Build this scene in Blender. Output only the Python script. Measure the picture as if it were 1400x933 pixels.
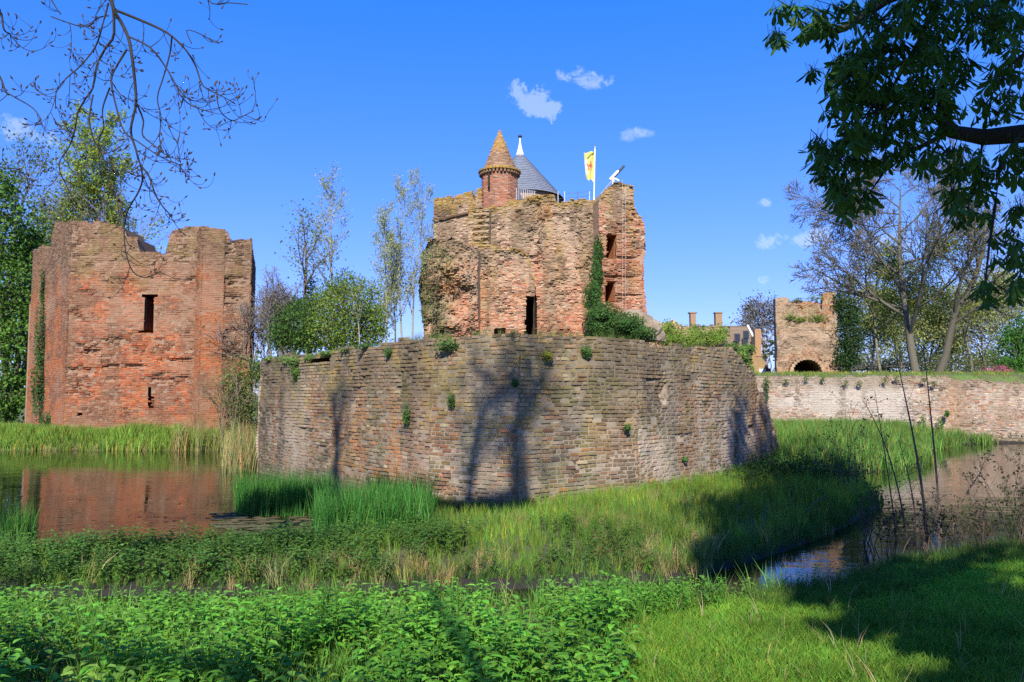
import bpy, math, random
import numpy as np
from mathutils import Vector, Matrix
for o in list(bpy.data.objects): bpy.data.objects.remove(o)
scene = bpy.context.scene
COL = scene.collection
R = math.radians

# ------------------------------------------------------------------ camera
F = 1090.0; HORIZON = 540.0; EYE = 2.4
PITCH = math.atan((HORIZON - 466.5) / F)
cd = bpy.data.cameras.new('camera'); cam = bpy.data.objects.new('camera', cd); COL.objects.link(cam)
cam.location = (0, 0, EYE); cam.rotation_euler = (math.pi / 2 + PITCH, 0, 0)
cd.sensor_width = 36; cd.lens = F / 1400 * 36; cd.clip_end = 9000; cd.clip_start = 0.05
scene.camera = cam
# ------------------------------------------------------------------ light
SUN_AZ = R(-5); SUN_EL = R(37)
SUN = np.array([math.sin(SUN_AZ) * math.cos(SUN_EL), -math.cos(SUN_AZ) * math.cos(SUN_EL), math.sin(SUN_EL)])
sd = bpy.data.lights.new('sun', 'SUN'); sun = bpy.data.objects.new('sun', sd); COL.objects.link(sun)
sd.energy = 4.8; sd.angle = R(0.53); sd.color = (1.0, 0.93, 0.82)
sun.rotation_euler = Vector(-SUN).to_track_quat('-Z', 'Y').to_euler()
scene.view_settings.view_transform = 'Standard'; scene.view_settings.look = 'None'
scene.view_settings.exposure = 0.92; scene.view_settings.gamma = 1.0

FW = np.array([0, math.cos(PITCH), math.sin(PITCH)]); UP = np.array([0, -math.sin(PITCH), math.cos(PITCH)])
def ray(u, v):
    return np.array([1, 0, 0]) * ((u - 700) / F) + UP * (-(v - 466.5) / F) + FW
def PY(u, v, Y):                      # photo pixel -> point at depth Y
    r = ray(u, v); return np.array([0, 0, EYE]) + r * (Y / r[1])
def PZ(u, v, z):                      # photo pixel -> point at height z
    r = ray(u, v); return np.array([0, 0, EYE]) + r * ((z - EYE) / r[2])
def PW(u, v, A, B):                   # photo pixel -> (s, z) on the vertical plane through A-B
    r = ray(u, v); ax, ay = A; tx, ty = B[0] - ax, B[1] - ay; l = math.hypot(tx, ty); tx /= l; ty /= l
    k = (ax * ty - ay * tx) / (r[0] * ty - r[1] * tx)
    p = r * k; return ((p[0] - ax) * tx + (p[1] - ay) * ty, EYE + p[2])
def proj(P):
    P = np.asarray(P, float) - np.array([0, 0, EYE]); d = P @ FW
    return 700 + F * P[..., 0] / d, 466.5 - F * (P @ UP) / d, d
def sunback(p, z):                    # the point at height z whose shadow falls on p
    return np.asarray(p) + SUN * ((z - p[2]) / SUN[2])

# ------------------------------------------------------------------ world: Nishita sky and a few small clouds
w = bpy.data.worlds.new('World'); scene.world = w; w.use_nodes = True
nt = w.node_tree; N = nt.nodes; LK = nt.links; N.clear()
out = N.new('ShaderNodeOutputWorld'); bg = N.new('ShaderNodeBackground'); LK.new(bg.outputs[0], out.inputs[0])
sky = N.new('ShaderNodeTexSky'); sky.sky_type = 'NISHITA'; sky.sun_disc = False
sky.sun_elevation = SUN_EL; sky.sun_rotation = math.atan2(SUN[0], SUN[1])
sky.air_density = 1.0; sky.dust_density = 0.15; sky.ozone_density = 3.0; sky.altitude = 0
hs = N.new('ShaderNodeHueSaturation'); hs.inputs['Saturation'].default_value = 1.42; hs.inputs['Value'].default_value = 1.0
hs.inputs['Hue'].default_value = 0.507
LK.new(sky.outputs[0], hs.inputs['Color'])
def vmul(x, c):
    n = N.new('ShaderNodeVectorMath'); n.operation = 'MULTIPLY'; LK.new(x, n.inputs[0]); n.inputs[1].default_value = c; return n.outputs[0]
gm = N.new('ShaderNodeGamma'); gm.inputs['Gamma'].default_value = 0.6                # deep clear-day blue with a gentle gradient
LK.new(vmul(hs.outputs[0], (.15, .15, .15)), gm.inputs['Color'])
SKYC = vmul(gm.outputs[0], (2.22, 2.62, 5.1))
bg.inputs[1].default_value = 0.15
tc = N.new('ShaderNodeTexCoord')
nz = N.new('ShaderNodeTexNoise'); nz.inputs['Scale'].default_value = 30; nz.inputs['Detail'].default_value = 7; nz.inputs['Roughness'].default_value = 0.72
nz.inputs['Distortion'].default_value = 0.25
LK.new(tc.outputs['Generated'], nz.inputs['Vector'])
acc = None
def math_node(op, a, b=None, c=None):
    m = N.new('ShaderNodeMath'); m.operation = op
    for i, x in enumerate((a, b, c)):
        if x is None: continue
        if isinstance(x, (int, float)): m.inputs[i].default_value = x
        else: LK.new(x, m.inputs[i])
    return m.outputs[0]
for (u, v, ru, rv, ang, dens) in [(730, 138, 56, 30, 38, 1.5), (802, 106, 50, 18, 10, .95), (30, 180, 50, 24, 25, 1.0), (1048, 330, 34, 16, -10, .9),
                                  (866, 184, 34, 14, 0, .6), (1110, 325, 40, 14, -20, .75), (1045, 277, 16, 9, 0, .85), (1046, 382, 13, 10, 0, 1.0), (1135, 380, 18, 10, 0, .9), (1215, 330, 60, 20, 10, .7)]:
    d = ray(u, v); d /= np.linalg.norm(d)
    e = ray(u + 10 * math.cos(R(ang)), v + 10 * math.sin(R(ang))); e /= np.linalg.norm(e); ex = e - d * (e @ d); ex /= np.linalg.norm(ex)
    ey = np.cross(d, ex)
    vals = []
    for ax, rr in ((ex, ru / F), (ey, rv / F)):
        dp = N.new('ShaderNodeVectorMath'); dp.operation = 'DOT_PRODUCT'; LK.new(tc.outputs['Generated'], dp.inputs[0]); dp.inputs[1].default_value = tuple(ax)
        q = math_node('DIVIDE', dp.outputs['Value'], rr); vals.append(math_node('MULTIPLY', q, q))
    dp = N.new('ShaderNodeVectorMath'); dp.operation = 'DOT_PRODUCT'; LK.new(tc.outputs['Generated'], dp.inputs[0]); dp.inputs[1].default_value = tuple(d)
    front = math_node('GREATER_THAN', dp.outputs['Value'], 0.0)
    fall = math_node('MAXIMUM', math_node('SUBTRACT', 1.0, math_node('ADD', vals[0], vals[1])), 0.0)
    nn = math_node('MAXIMUM', math_node('SUBTRACT', math_node('ADD', nz.outputs['Fac'], math_node('MULTIPLY', fall, 0.30)), 0.665), 0.0)
    m = math_node('MULTIPLY', math_node('MULTIPLY', math_node('MULTIPLY', nn, 3.6 * dens), math_node('MINIMUM', math_node('MULTIPLY', fall, 1.8), 1.0)), front)
    acc = m if acc is None else math_node('ADD', acc, m)
cl = math_node('MINIMUM', acc, 0.38)
mx = N.new('ShaderNodeMix'); mx.data_type = 'RGBA'; LK.new(cl, mx.inputs['Factor']); LK.new(SKYC, mx.inputs['A']); mx.inputs['B'].default_value = (2.9, 3.35, 3.75, 1)
LK.new(mx.outputs['Result'], bg.inputs[0])

# ------------------------------------------------------------------ helpers: noise, mesh builder, tags
def _h(i, j, seed):
    n = (i.astype(np.int64) * 374761393 + j.astype(np.int64) * 668265263 + seed * 974711 + 12345) & 0xffffffff
    n = ((n ^ (n >> 13)) * 1274126177) & 0xffffffff
    return ((n ^ (n >> 16)) & 0xffff) / 65535.0
def vn(x, y, seed=0):
    x, y = np.broadcast_arrays(np.asarray(x, float), np.asarray(y, float))
    i = np.floor(x); j = np.floor(y); fx = x - i; fy = y - j; fx = fx * fx * (3 - 2 * fx); fy = fy * fy * (3 - 2 * fy)
    a = _h(i, j, seed); b = _h(i + 1, j, seed); c = _h(i, j + 1, seed); d = _h(i + 1, j + 1, seed)
    return (a * (1 - fx) + b * fx) * (1 - fy) + (c * (1 - fx) + d * fx) * fy
def fbm(x, y, seed=0, oc=4):
    t = 0; a = .5; x = np.asarray(x, float); y = np.asarray(y, float)
    for k in range(oc): t = t + a * vn(x, y, seed + k * 17); x = x * 2.03 + 7.1; y = y * 2.03 + 3.3; a *= .5
    return t / (1 - .5 ** oc)
def sst(a, b, x): t = np.clip((np.asarray(x, float) - a) / (b - a), 0, 1); return t * t * (3 - 2 * t)
def mixc(c, d, m): m = np.asarray(m)[:, None]; return c * (1 - m) + np.asarray(d) * m

class MB:
    def __init__(s): s.v = []; s.q = []; s.t = []; s.cq = []; s.ct = []; s.n = 0
    def add(s, v, q=None, t=None, c=(1, 1, 1), ct=None):
        v = np.asarray(v, float).reshape(-1, 3)
        if q is not None and len(q):
            q = np.asarray(q, np.int64); s.q.append(q + s.n); s.cq.append(np.broadcast_to(np.asarray(c, float), (len(q), 3)))
        if t is not None and len(t):
            t = np.asarray(t, np.int64); s.t.append(t + s.n); s.ct.append(np.broadcast_to(np.asarray(c if ct is None else ct, float), (len(t), 3)))
        s.v.append(v); s.n += len(v)
    def arrays(s):
        V = np.concatenate(s.v) if s.v else np.zeros((0, 3))
        Q = np.concatenate(s.q) if s.q else np.zeros((0, 4), np.int64); T = np.concatenate(s.t) if s.t else np.zeros((0, 3), np.int64)
        CQ = np.concatenate(s.cq) if s.cq else np.zeros((0, 3)); CT = np.concatenate(s.ct) if s.ct else np.zeros((0, 3))
        return V, Q, T, CQ, CT
    def mesh(s, name, mat, smooth=False):
        V, Q, T, CQ, CT = s.arrays()
        me = bpy.data.meshes.new(name); me.vertices.add(len(V)); me.vertices.foreach_set('co', V.ravel().astype(np.float32))
        li = np.concatenate([Q.ravel(), T.ravel()]).astype(np.int32); me.loops.add(len(li)); me.loops.foreach_set('vertex_index', li)
        nf = len(Q) + len(T); me.polygons.add(nf)
        ls = np.concatenate([np.arange(len(Q)) * 4, len(Q) * 4 + np.arange(len(T)) * 3]).astype(np.int32)
        me.polygons.foreach_set('loop_start', ls)
        if smooth: me.polygons.foreach_set('use_smooth', np.ones(nf, bool))
        else: me.polygons.foreach_set('use_smooth', np.zeros(nf, bool))
        me.update(calc_edges=True)
        at = me.attributes.new('col', 'FLOAT_COLOR', 'FACE')
        cc = np.ones((nf, 4), np.float32); cc[:, :3] = np.concatenate([CQ, CT]); at.data.foreach_set('color', cc.ravel())
        if mat: me.materials.append(mat)
        return me
    def build(s, name, mat, parent=None, smooth=False, kind=None):
        o = bpy.data.objects.new(name, s.mesh(name, mat, smooth)); COL.objects.link(o)
        if parent: o.parent = parent; o.matrix_parent_inverse = Matrix.Translation(-parent.location) if parent.parent is None else Matrix.Identity(4)
        if kind: o['kind'] = kind
        return o
    def box(s, c, sz, rz=0, col=(1, 1, 1)):
        x, y, z = np.array(sz) / 2; v = np.array([[-x, -y, -z], [x, -y, -z], [x, y, -z], [-x, y, -z], [-x, -y, z], [x, -y, z], [x, y, z], [-x, y, z]])
        ca, sa = math.cos(rz), math.sin(rz); v = np.stack([v[:, 0] * ca - v[:, 1] * sa, v[:, 0] * sa + v[:, 1] * ca, v[:, 2]], 1) + np.asarray(c, float)
        s.add(v, [[0, 3, 2, 1], [4, 5, 6, 7], [0, 1, 5, 4], [1, 2, 6, 5], [2, 3, 7, 6], [3, 0, 4, 7]], c=col)
    def tube(s, P, rad, n=5, col=(1, 1, 1), cap=True):
        P = np.asarray(P, float); k = len(P); rad = np.broadcast_to(np.asarray(rad, float), (k,))
        d = np.gradient(P, axis=0); d /= np.linalg.norm(d, axis=1)[:, None] + 1e-9
        a = np.cross(d, [0.31, 0.2, 0.93]); bad = np.linalg.norm(a, axis=1) < .15
        if bad.any(): a[bad] = np.cross(d[bad], [1, 0, 0])
        a /= np.linalg.norm(a, axis=1)[:, None]; b = np.cross(d, a)
        th = np.arange(n) * 2 * math.pi / n
        V = P[:, None] + rad[:, None, None] * (np.cos(th)[None, :, None] * a[:, None] + np.sin(th)[None, :, None] * b[:, None])
        i = np.arange(k - 1)[:, None] * n; j = np.arange(n)[None]; jj = (j + 1) % n
        q = np.stack([i + j, i + jj, i + n + jj, i + n + j], -1).reshape(-1, 4)
        t = [[(k - 1) * n + a_, (k - 1) * n + (a_ + 1) % n, k * n] for a_ in range(n)] if cap else None
        V = V.reshape(-1, 3)
        if cap: V = np.vstack([V, P[-1:] + d[-1:] * rad[-1]])
        s.add(V, q, t, c=col)
    def scatter(s, tmpl, pos, rz, sc, tint, tilt=None):
        """copies of a template (V,Q,T,CQ,CT) at pos with turn rz, scale sc, colour tint (N,3)"""
        V, Q, T, CQ, CT = tmpl; n = len(pos); k = len(V)
        if n == 0: return
        ca, sa = np.cos(rz)[:, None], np.sin(rz)[:, None]
        sc = np.asarray(sc, float)
        sc = sc[:, None] if sc.ndim == 1 else sc
        X = V[None, :, 0] * sc[:, :1]; Y = V[None, :, 1] * sc[:, :1]; Z = V[None, :, 2] * sc[:, -1:]
        x = X * ca - Y * sa; y = X * sa + Y * ca
        if tilt is not None: x = x + Z * tilt[:, :1]; y = y + Z * tilt[:, 1:2]
        W = np.stack([x + pos[:, 0:1], y + pos[:, 1:2], Z + pos[:, 2:3]], -1).reshape(-1, 3)
        off = (np.arange(n) * k)[:, None, None]
        q = (Q[None] + off).reshape(-1, 4) if len(Q) else None; t = (T[None] + off).reshape(-1, 3) if len(T) else None
        cq = (CQ[None] * tint[:, None]).reshape(-1, 3) if len(Q) else (1, 1, 1); ct = (CT[None] * tint[:, None]).reshape(-1, 3) if len(T) else None
        s.add(W, q, t, c=cq, ct=ct)
    def leaves(s, P, size, rng, col, up=0.3, aspect=.55, out=None):
        """one folded leaf (two triangles sharing a midrib) at each point"""
        n = len(P)
        if n == 0: return
        nr = rng.normal(size=(n, 3)); nr /= np.linalg.norm(nr, axis=1)[:, None]; nr[:, 2] += up
        if out is not None: nr = nr * .8 + out
        nr /= np.linalg.norm(nr, axis=1)[:, None]
        t = np.cross(nr, rng.normal(size=(n, 3))); t /= np.linalg.norm(t, axis=1)[:, None] + 1e-9; b = np.cross(nr, t)
        sz = (size * (0.6 + 0.8 * rng.random(n)))[:, None]
        a = P - t * sz * .5; c = P + t * sz * .5; m = P - t * sz * .05 + nr * sz * .08
        l = m + b * sz * aspect * .5 - nr * sz * .16; r = m - b * sz * aspect * .5 - nr * sz * .16
        V = np.stack([a, l, c, r], 1).reshape(-1, 3); o = np.arange(n)[:, None] * 4
        T = np.concatenate([o + [0, 2, 1], o + [0, 3, 2]]);
        s.add(V, None, T, c=np.concatenate([col, col]))

USED = {}
def tag(o, label, cat, group=None, kind=None):
    o['label'] = label; o['category'] = cat
    if group: o['group'] = group
    if kind: o['kind'] = kind
    return o
def thing(name, loc, label, cat, group=None):
    o = bpy.data.objects.new(name, None); COL.objects.link(o); o.location = loc; o.empty_display_size = .3
    bpy.context.view_layer.update() if False else None
    return tag(o, label, cat, group)

# ------------------------------------------------------------------ materials
def mat(name, build):
    m = bpy.data.materials.new(name); m.use_nodes = True; t = m.node_tree; t.nodes.clear()
    o = t.nodes.new('ShaderNodeOutputMaterial'); t.links.new(build(t), o.inputs[0]); return m
def nd(t, typ, ins=None, **kw):
    n = t.nodes.new(typ)
    for k, v in kw.items(): setattr(n, k, v)
    for k, v in (ins or {}).items():
        if hasattr(v, 'is_output') or isinstance(v, bpy.types.NodeSocket): t.links.new(v, n.inputs[k])
        else: n.inputs[k].default_value = v
    return n
def mixrgb(t, f, a, b, bt='MIX'):
    n = t.nodes.new('ShaderNodeMix'); n.data_type = 'RGBA'; n.blend_type = bt
    for i, v in ((0, f), (6, a), (7, b)):
        if isinstance(v, bpy.types.NodeSocket): t.links.new(v, n.inputs[i])
        else: n.inputs[i].default_value = v if i == 0 else (*v, 1)
    return n.outputs[2]
def ramp(t, fac, lo, hi):
    n = nd(t, 'ShaderNodeMapRange', {'Value': fac, 'From Min': lo, 'From Max': hi}); n.clamp = True; return n.outputs[0]
def masonry(src, scale=1.0, rough=.92):
    def f(t):
        pos = nd(t, 'ShaderNodeNewGeometry').outputs['Position']
        if src == 'obj': c = nd(t, 'ShaderNodeObjectInfo').outputs['Color']
        else: c = nd(t, 'ShaderNodeAttribute', attribute_name='col').outputs['Color']
        n1 = nd(t, 'ShaderNodeTexNoise', {'Vector': pos, 'Scale': 34 * scale, 'Detail': 5, 'Roughness': .7}).outputs[0]
        n2 = nd(t, 'ShaderNodeTexNoise', {'Vector': pos, 'Scale': 7 * scale, 'Detail': 4, 'Roughness': .65}).outputs[0]
        n3 = nd(t, 'ShaderNodeTexNoise', {'Vector': pos, 'Scale': 120 * scale, 'Detail': 3, 'Roughness': .6}).outputs[0]
        c = mixrgb(t, ramp(t, n1, .35, .75), mixrgb(t, .4, c, (.09, .07, .05)), c)
        c = mixrgb(t, ramp(t, n2, .56, .78), c, mixrgb(t, .5, c, (.40, .37, .32)))
        c = mixrgb(t, ramp(t, n3, .62, .74), c, mixrgb(t, .45, c, (.06, .055, .04)))
        h = nd(t, 'ShaderNodeMath', {0: n1, 1: nd(t, 'ShaderNodeMath', {0: n3, 1: .35}, operation='MULTIPLY').outputs[0]}, operation='ADD').outputs[0]
        c = mixrgb(t, 1.0, c, (.84, .80, .74), 'MULTIPLY')
        bp = nd(t, 'ShaderNodeBump', {'Height': h, 'Strength': .55, 'Distance': .02 / scale}).outputs[0]
        return nd(t, 'ShaderNodeBsdfPrincipled', {'Base Color': c, 'Roughness': rough, 'Normal': bp, 'Specular IOR Level': .25}).outputs[0]
    return f
M_BRICK = mat('weathered_brick', masonry('attr'))
M_BRICKO = mat('weathered_brick_single', masonry('obj'))
M_FAR = mat('weathered_brick_far', masonry('attr', .6))
def leafy(tr=.35, rough=.5, spec=.35):
    def f(t):
        c = nd(t, 'ShaderNodeAttribute', attribute_name='col').outputs['Color']
        p = nd(t, 'ShaderNodeBsdfPrincipled', {'Base Color': c, 'Roughness': rough, 'Specular IOR Level': spec}).outputs[0]
        c2 = mixrgb(t, 1.0, c, (1.25, 1.35, .55), 'MULTIPLY')
        tl = nd(t, 'ShaderNodeBsdfTranslucent', {'Color': c2}).outputs[0]
        return nd(t, 'ShaderNodeMixShader', {0: tr, 1: p, 2: tl}).outputs[0]
    return f
M_LEAF = mat('green_leaf', leafy(.35, .6, .18)); M_GRASS = mat('grass_blade', leafy(.3, .6, .2)); M_DULL = mat('dull_leaf', leafy(.2, .7, .15)); M_CHEST = mat('chestnut_leaf', leafy(.25, .6, .15))
def bark(t):
    pos = nd(t, 'ShaderNodeNewGeometry').outputs['Position']; c = nd(t, 'ShaderNodeAttribute', attribute_name='col').outputs['Color']
    n = nd(t, 'ShaderNodeTexNoise', {'Vector': pos, 'Scale': 18, 'Detail': 6, 'Roughness': .7}).outputs[0]
    c = mixrgb(t, ramp(t, n, .35, .7), mixrgb(t, .6, c, (.02, .018, .015)), c)
    bp = nd(t, 'ShaderNodeBump', {'Height': n, 'Strength': .6, 'Distance': .02}).outputs[0]
    return nd(t, 'ShaderNodeBsdfPrincipled', {'Base Color': c, 'Roughness': .9, 'Normal': bp}).outputs[0]
M_BARK = mat('tree_bark', bark)
def simple(col, rough=.6, metal=0.0, nscale=20, var=.25):
    def f(t):
        pos = nd(t, 'ShaderNodeTexCoord').outputs['Object']
        n = nd(t, 'ShaderNodeTexNoise', {'Vector': pos, 'Scale': nscale, 'Detail': 5, 'Roughness': .6}).outputs[0]
        c = mixrgb(t, ramp(t, n, .3, .7), tuple(x * (1 - var) for x in col), tuple(min(1, x * (1 + var)) for x in col))
        return nd(t, 'ShaderNodeBsdfPrincipled', {'Base Color': c, 'Roughness': rough, 'Metallic': metal}).outputs[0]
    return f
M_SLATE = mat('grey_slate', simple((.13, .15, .19), .85, 0, 3, .2)); M_WHITE = mat('white_paint', simple((.8, .8, .8), .5)); M_STEEL = mat('grey_steel', simple((.35, .36, .38), .4, .6))
M_DARKM = mat('dark_metal', simple((.03, .03, .035), .5)); M_TILE = mat('brown_roof', simple((.22, .13, .07), .8, 0, 2, .3)); M_STONE = mat('grey_render', simple((.30, .26, .21), .9, 0, 1.3, .35))
def attrmat(rough):
    def f(t):
        c = nd(t, 'ShaderNodeAttribute', attribute_name='col').outputs['Color']
        n = nd(t, 'ShaderNodeTexNoise', {'Vector': nd(t, 'ShaderNodeNewGeometry').outputs['Position'], 'Scale': 9, 'Detail': 4}).outputs[0]
        c = mixrgb(t, ramp(t, n, .3, .7), mixrgb(t, .25, c, (.05, .05, .05)), c)
        return nd(t, 'ShaderNodeBsdfPrincipled', {'Base Color': c, 'Roughness': rough}).outputs[0]
    return f
M_ATTR = mat('painted_cloth', attrmat(.7))
def glass_dark(t): return nd(t, 'ShaderNodeBsdfPrincipled', {'Base Color': (.02, .025, .03, 1), 'Roughness': .08}).outputs[0]
M_PANE = mat('window_pane', glass_dark)
def ground_mat(t):
    pos = nd(t, 'ShaderNodeNewGeometry').outputs['Position']
    n1 = nd(t, 'ShaderNodeTexNoise', {'Vector': pos, 'Scale': .7, 'Detail': 6, 'Roughness': .65}).outputs[0]
    n2 = nd(t, 'ShaderNodeTexNoise', {'Vector': pos, 'Scale': 14, 'Detail': 6, 'Roughness': .7}).outputs[0]
    z = nd(t, 'ShaderNodeSeparateXYZ', {0: pos}).outputs[2]
    g = mixrgb(t, ramp(t, n2, .3, .7), (.045, .075, .018), (.11, .17, .03))
    e = mixrgb(t, ramp(t, n2, .3, .7), (.035, .027, .018), (.10, .075, .04))
    m = nd(t, 'ShaderNodeMath', {0: ramp(t, n1, .42, .68), 1: .75}, operation='MULTIPLY').outputs[0]
    c = mixrgb(t, m, g, e)
    c = mixrgb(t, ramp(t, z, .30, .05), c, e)
    c = mixrgb(t, ramp(t, z, .15, .07), c, (.016, .013, .009))
    bp = nd(t, 'ShaderNodeBump', {'Height': n2, 'Strength': .7, 'Distance': .05}).outputs[0]
    return nd(t, 'ShaderNodeBsdfPrincipled', {'Base Color': c, 'Roughness': .95, 'Normal': bp}).outputs[0]
M_GROUND = mat('grassy_earth', ground_mat)
def water_mat(t):
    pos = nd(t, 'ShaderNodeNewGeometry').outputs['Position']
    mp = nd(t, 'ShaderNodeMapping', {'Vector': pos, 'Scale': (1.0, 1.8, 1.0)}).outputs[0]
    n1 = nd(t, 'ShaderNodeTexNoise', {'Vector': mp, 'Scale': 2.3, 'Detail': 4, 'Roughness': .55, 'Distortion': .4}).outputs[0]
    n2 = nd(t, 'ShaderNodeTexNoise', {'Vector': mp, 'Scale': .5, 'Detail': 2}).outputs[0]
    h = nd(t, 'ShaderNodeMath', {0: n1, 1: ramp(t, n2, .3, .65)}, operation='MULTIPLY').outputs[0]
    bp = nd(t, 'ShaderNodeBump', {'Height': h, 'Strength': .16, 'Distance': .04}).outputs[0]
    return nd(t, 'ShaderNodeBsdfPrincipled', {'Base Color': (.010, .011, .005, 1), 'Roughness': .02, 'IOR': 1.45, 'Normal': bp}).outputs[0]
M_WATER = mat('moat_water', water_mat)

# ------------------------------------------------------------------ plan of the place (metres; camera at the origin looking along +y)
BA = (-7.9, 25.0); BC = (-1.72, 16.95); BC2 = (.1, 15.8); BC3 = (2.75, 17.45); BD = (6.0, 21.5); BE = (8.55, 25.6)          # bastion: left end, corner, right end, broken stump
BL = (-10.6, 36.5)
NEAR = [(-80, -60), (80, -60), (80, 22), (24, 17.5), (14, 14.4), (8.2, 12.7), (6.6, 12.0), (5.3, 11.3), (3.9, 10.1), (3.0, 9.6), (1, 9.25), (-2, 8.95), (-8, 8.8), (-80, 8.8)]
ISLE = [(-40, 9.6), (-8, 9.65), (-3, 9.75), (0, 10.05), (2.2, 10.5), (3.3, 11.5), (4.6, 12.9), (6.3, 15), (7.9, 17.3), (8.6, 19.3), (8.4, 21.5), (8.3, 25), (8.3, 28), (4, 28), (-1.9, 17.9), (-1.75, 14.6), (-1.6, 13.5), (-3.4, 12.9), (-5, 12.1), (-12, 11.9), (-40, 11.8)]
LEFT = [(-400, 35.2), (-30, 35), (-11.5, 34.6), (-9.5, 33.5), (-8.0, 27), (-6, 29), (-6, 60), (-6, 3000), (-3000, 3000), (-3000, 35)]
FORT = [(-7.6, 25.6), (-1.5, 17.8), (.1, 16.7), (2.4, 18.2), (5.5, 22.2), (7.0, 25), (7.2, 40.6), (22.0, 40.6), (60, 40.9), (200, 60), (3000, 300), (3000, 3000), (-200, 3000), (-30, 110), (-10.0, 36.5)]
BERM = [(7.6, 24), (9.2, 23.8), (12.5, 25.8), (14.5, 28), (17, 33), (21.5, 38.6), (24, 39.7), (60, 40), (60, 41.5), (7, 41.5)]
def sdp(x, y, P):
    P = np.asarray(P, float); d = np.full(x.shape, 1e18); ins = np.zeros(x.shape, bool)
    for a, b in zip(P, np.roll(P, -1, 0)):
        ex, ey = b - a; wx = x - a[0]; wy = y - a[1]; t = np.clip((wx * ex + wy * ey) / (ex * ex + ey * ey), 0, 1)
        d = np.minimum(d, (wx - ex * t) ** 2 + (wy - ey * t) ** 2)
        c = ((a[1] <= y) != (b[1] <= y)); den = np.where(abs(ey) < 1e-12, 1e-12, ey)
        ins ^= c & (x < a[0] + ex * (y - a[1]) / den)
    return np.sqrt(d) * np.where(ins, 1, -1)
def ground_z(x, y):
    x = np.asarray(x, float); y = np.asarray(y, float)
    n = fbm(x * .6, y * .6, 5) - .5
    h = np.full(x.shape, -.7)
    d = sdp(x, y, NEAR); h = np.maximum(h, np.minimum(d * .5, .04 + .078 * np.clip(d, 0, 9.5)) + n * .10 * sst(.3, 1.5, d))
    d = sdp(x, y, ISLE); h = np.maximum(h, np.minimum(d * .6, .06 + .055 * np.clip(d, 0, 4)) + n * .06 * (d > .3))
    d = sdp(x, y, LEFT); h = np.maximum(h, np.minimum(d * .4, .5 + .03 * np.clip(d, 0, 10)))
    d = sdp(x, y, BERM); h = np.maximum(h, np.minimum(d * .3, .7) + n * .1)
    d = sdp(x, y, FORT); rise = np.where(y > 41, np.clip((y - 41) * .035, 0, .5), 0)
    h = np.maximum(h, np.minimum(d * 8, 3.3 + .10 * np.clip(d, 0, 1.5) + rise + n * .1))
    return h
def axis(a, b, st, far, n=16):
    m = np.arange(a, b + st / 2, st); g = np.geomspace(1, far, n) ; return np.concatenate([a - g[::-1], m, b + g])
gx = axis(-34, 34, .25, 3500); gy = axis(-2, 46, .32, 3500); gy = np.sort(np.concatenate([gy[(gy < 8.8) | (gy > 15.2)], np.arange(8.8, 15.2, .11)]))
X, Y = np.meshgrid(gx, gy); Z = ground_z(X, Y)
nx, ny = len(gx), len(gy); idx = np.arange(nx * ny).reshape(ny, nx)
m = MB(); m.add(np.stack([X, Y, Z], -1).reshape(-1, 3), np.stack([idx[:-1, :-1], idx[:-1, 1:], idx[1:, 1:], idx[1:, :-1]], -1).reshape(-1, 4))
tag(m.build('ground', M_GROUND, smooth=True), 'grassy ground of the bank, moat island and castle grounds', 'ground', kind='structure')
m = MB(); m.add([[-400, -20, 0], [400, -20, 0], [400, 46, 0], [-400, 46, 0]], [[0, 1, 2, 3]])
tag(m.build('water', M_WATER), 'still brown moat water mirroring the brick tower and sky', 'water', kind='structure')

# ------------------------------------------------------------------ brickwork
BOXQ = np.array([[0, 1, 5, 4], [1, 2, 6, 5], [2, 3, 7, 6], [3, 0, 4, 7], [4, 5, 9, 8], [5, 6, 10, 9], [6, 7, 11, 10], [7, 4, 8, 11], [8, 9, 10, 11]])
def unit_brick(s0, s1, z0, z1, d, rng, inset=.006, jit=.004, depth=.07):
    """12 verts (s, z, d) per brick: back, shoulder and a slightly smaller worn front"""
    n = len(s0); V = np.zeros((n, 12, 3)); i = inset
    for k, (a, b) in enumerate(((0, 0), (1, 0), (1, 1), (0, 1))):
        S = np.where(a, s1, s0); Zz = np.where(b, z1, z0); ds = i * (1 if a == 0 else -1); dz = i * (1 if b == 0 else -1)
        V[:, k] = np.stack([S, Zz, d - depth], 1); V[:, 4 + k] = np.stack([S, Zz, d - i * 1.2], 1); V[:, 8 + k] = np.stack([S + ds * 1.3, Zz + dz, d], 1)
    J = rng.normal(size=(n, 4, 3)) * jit; J[:, :, 2] *= .8; V[:, 8:] += J; V[:, 4:8] += J * .7
    return V
def in_poly(s, z, P): return sdp(np.asarray(s, float), np.asarray(z, float), P) > 0
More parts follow.
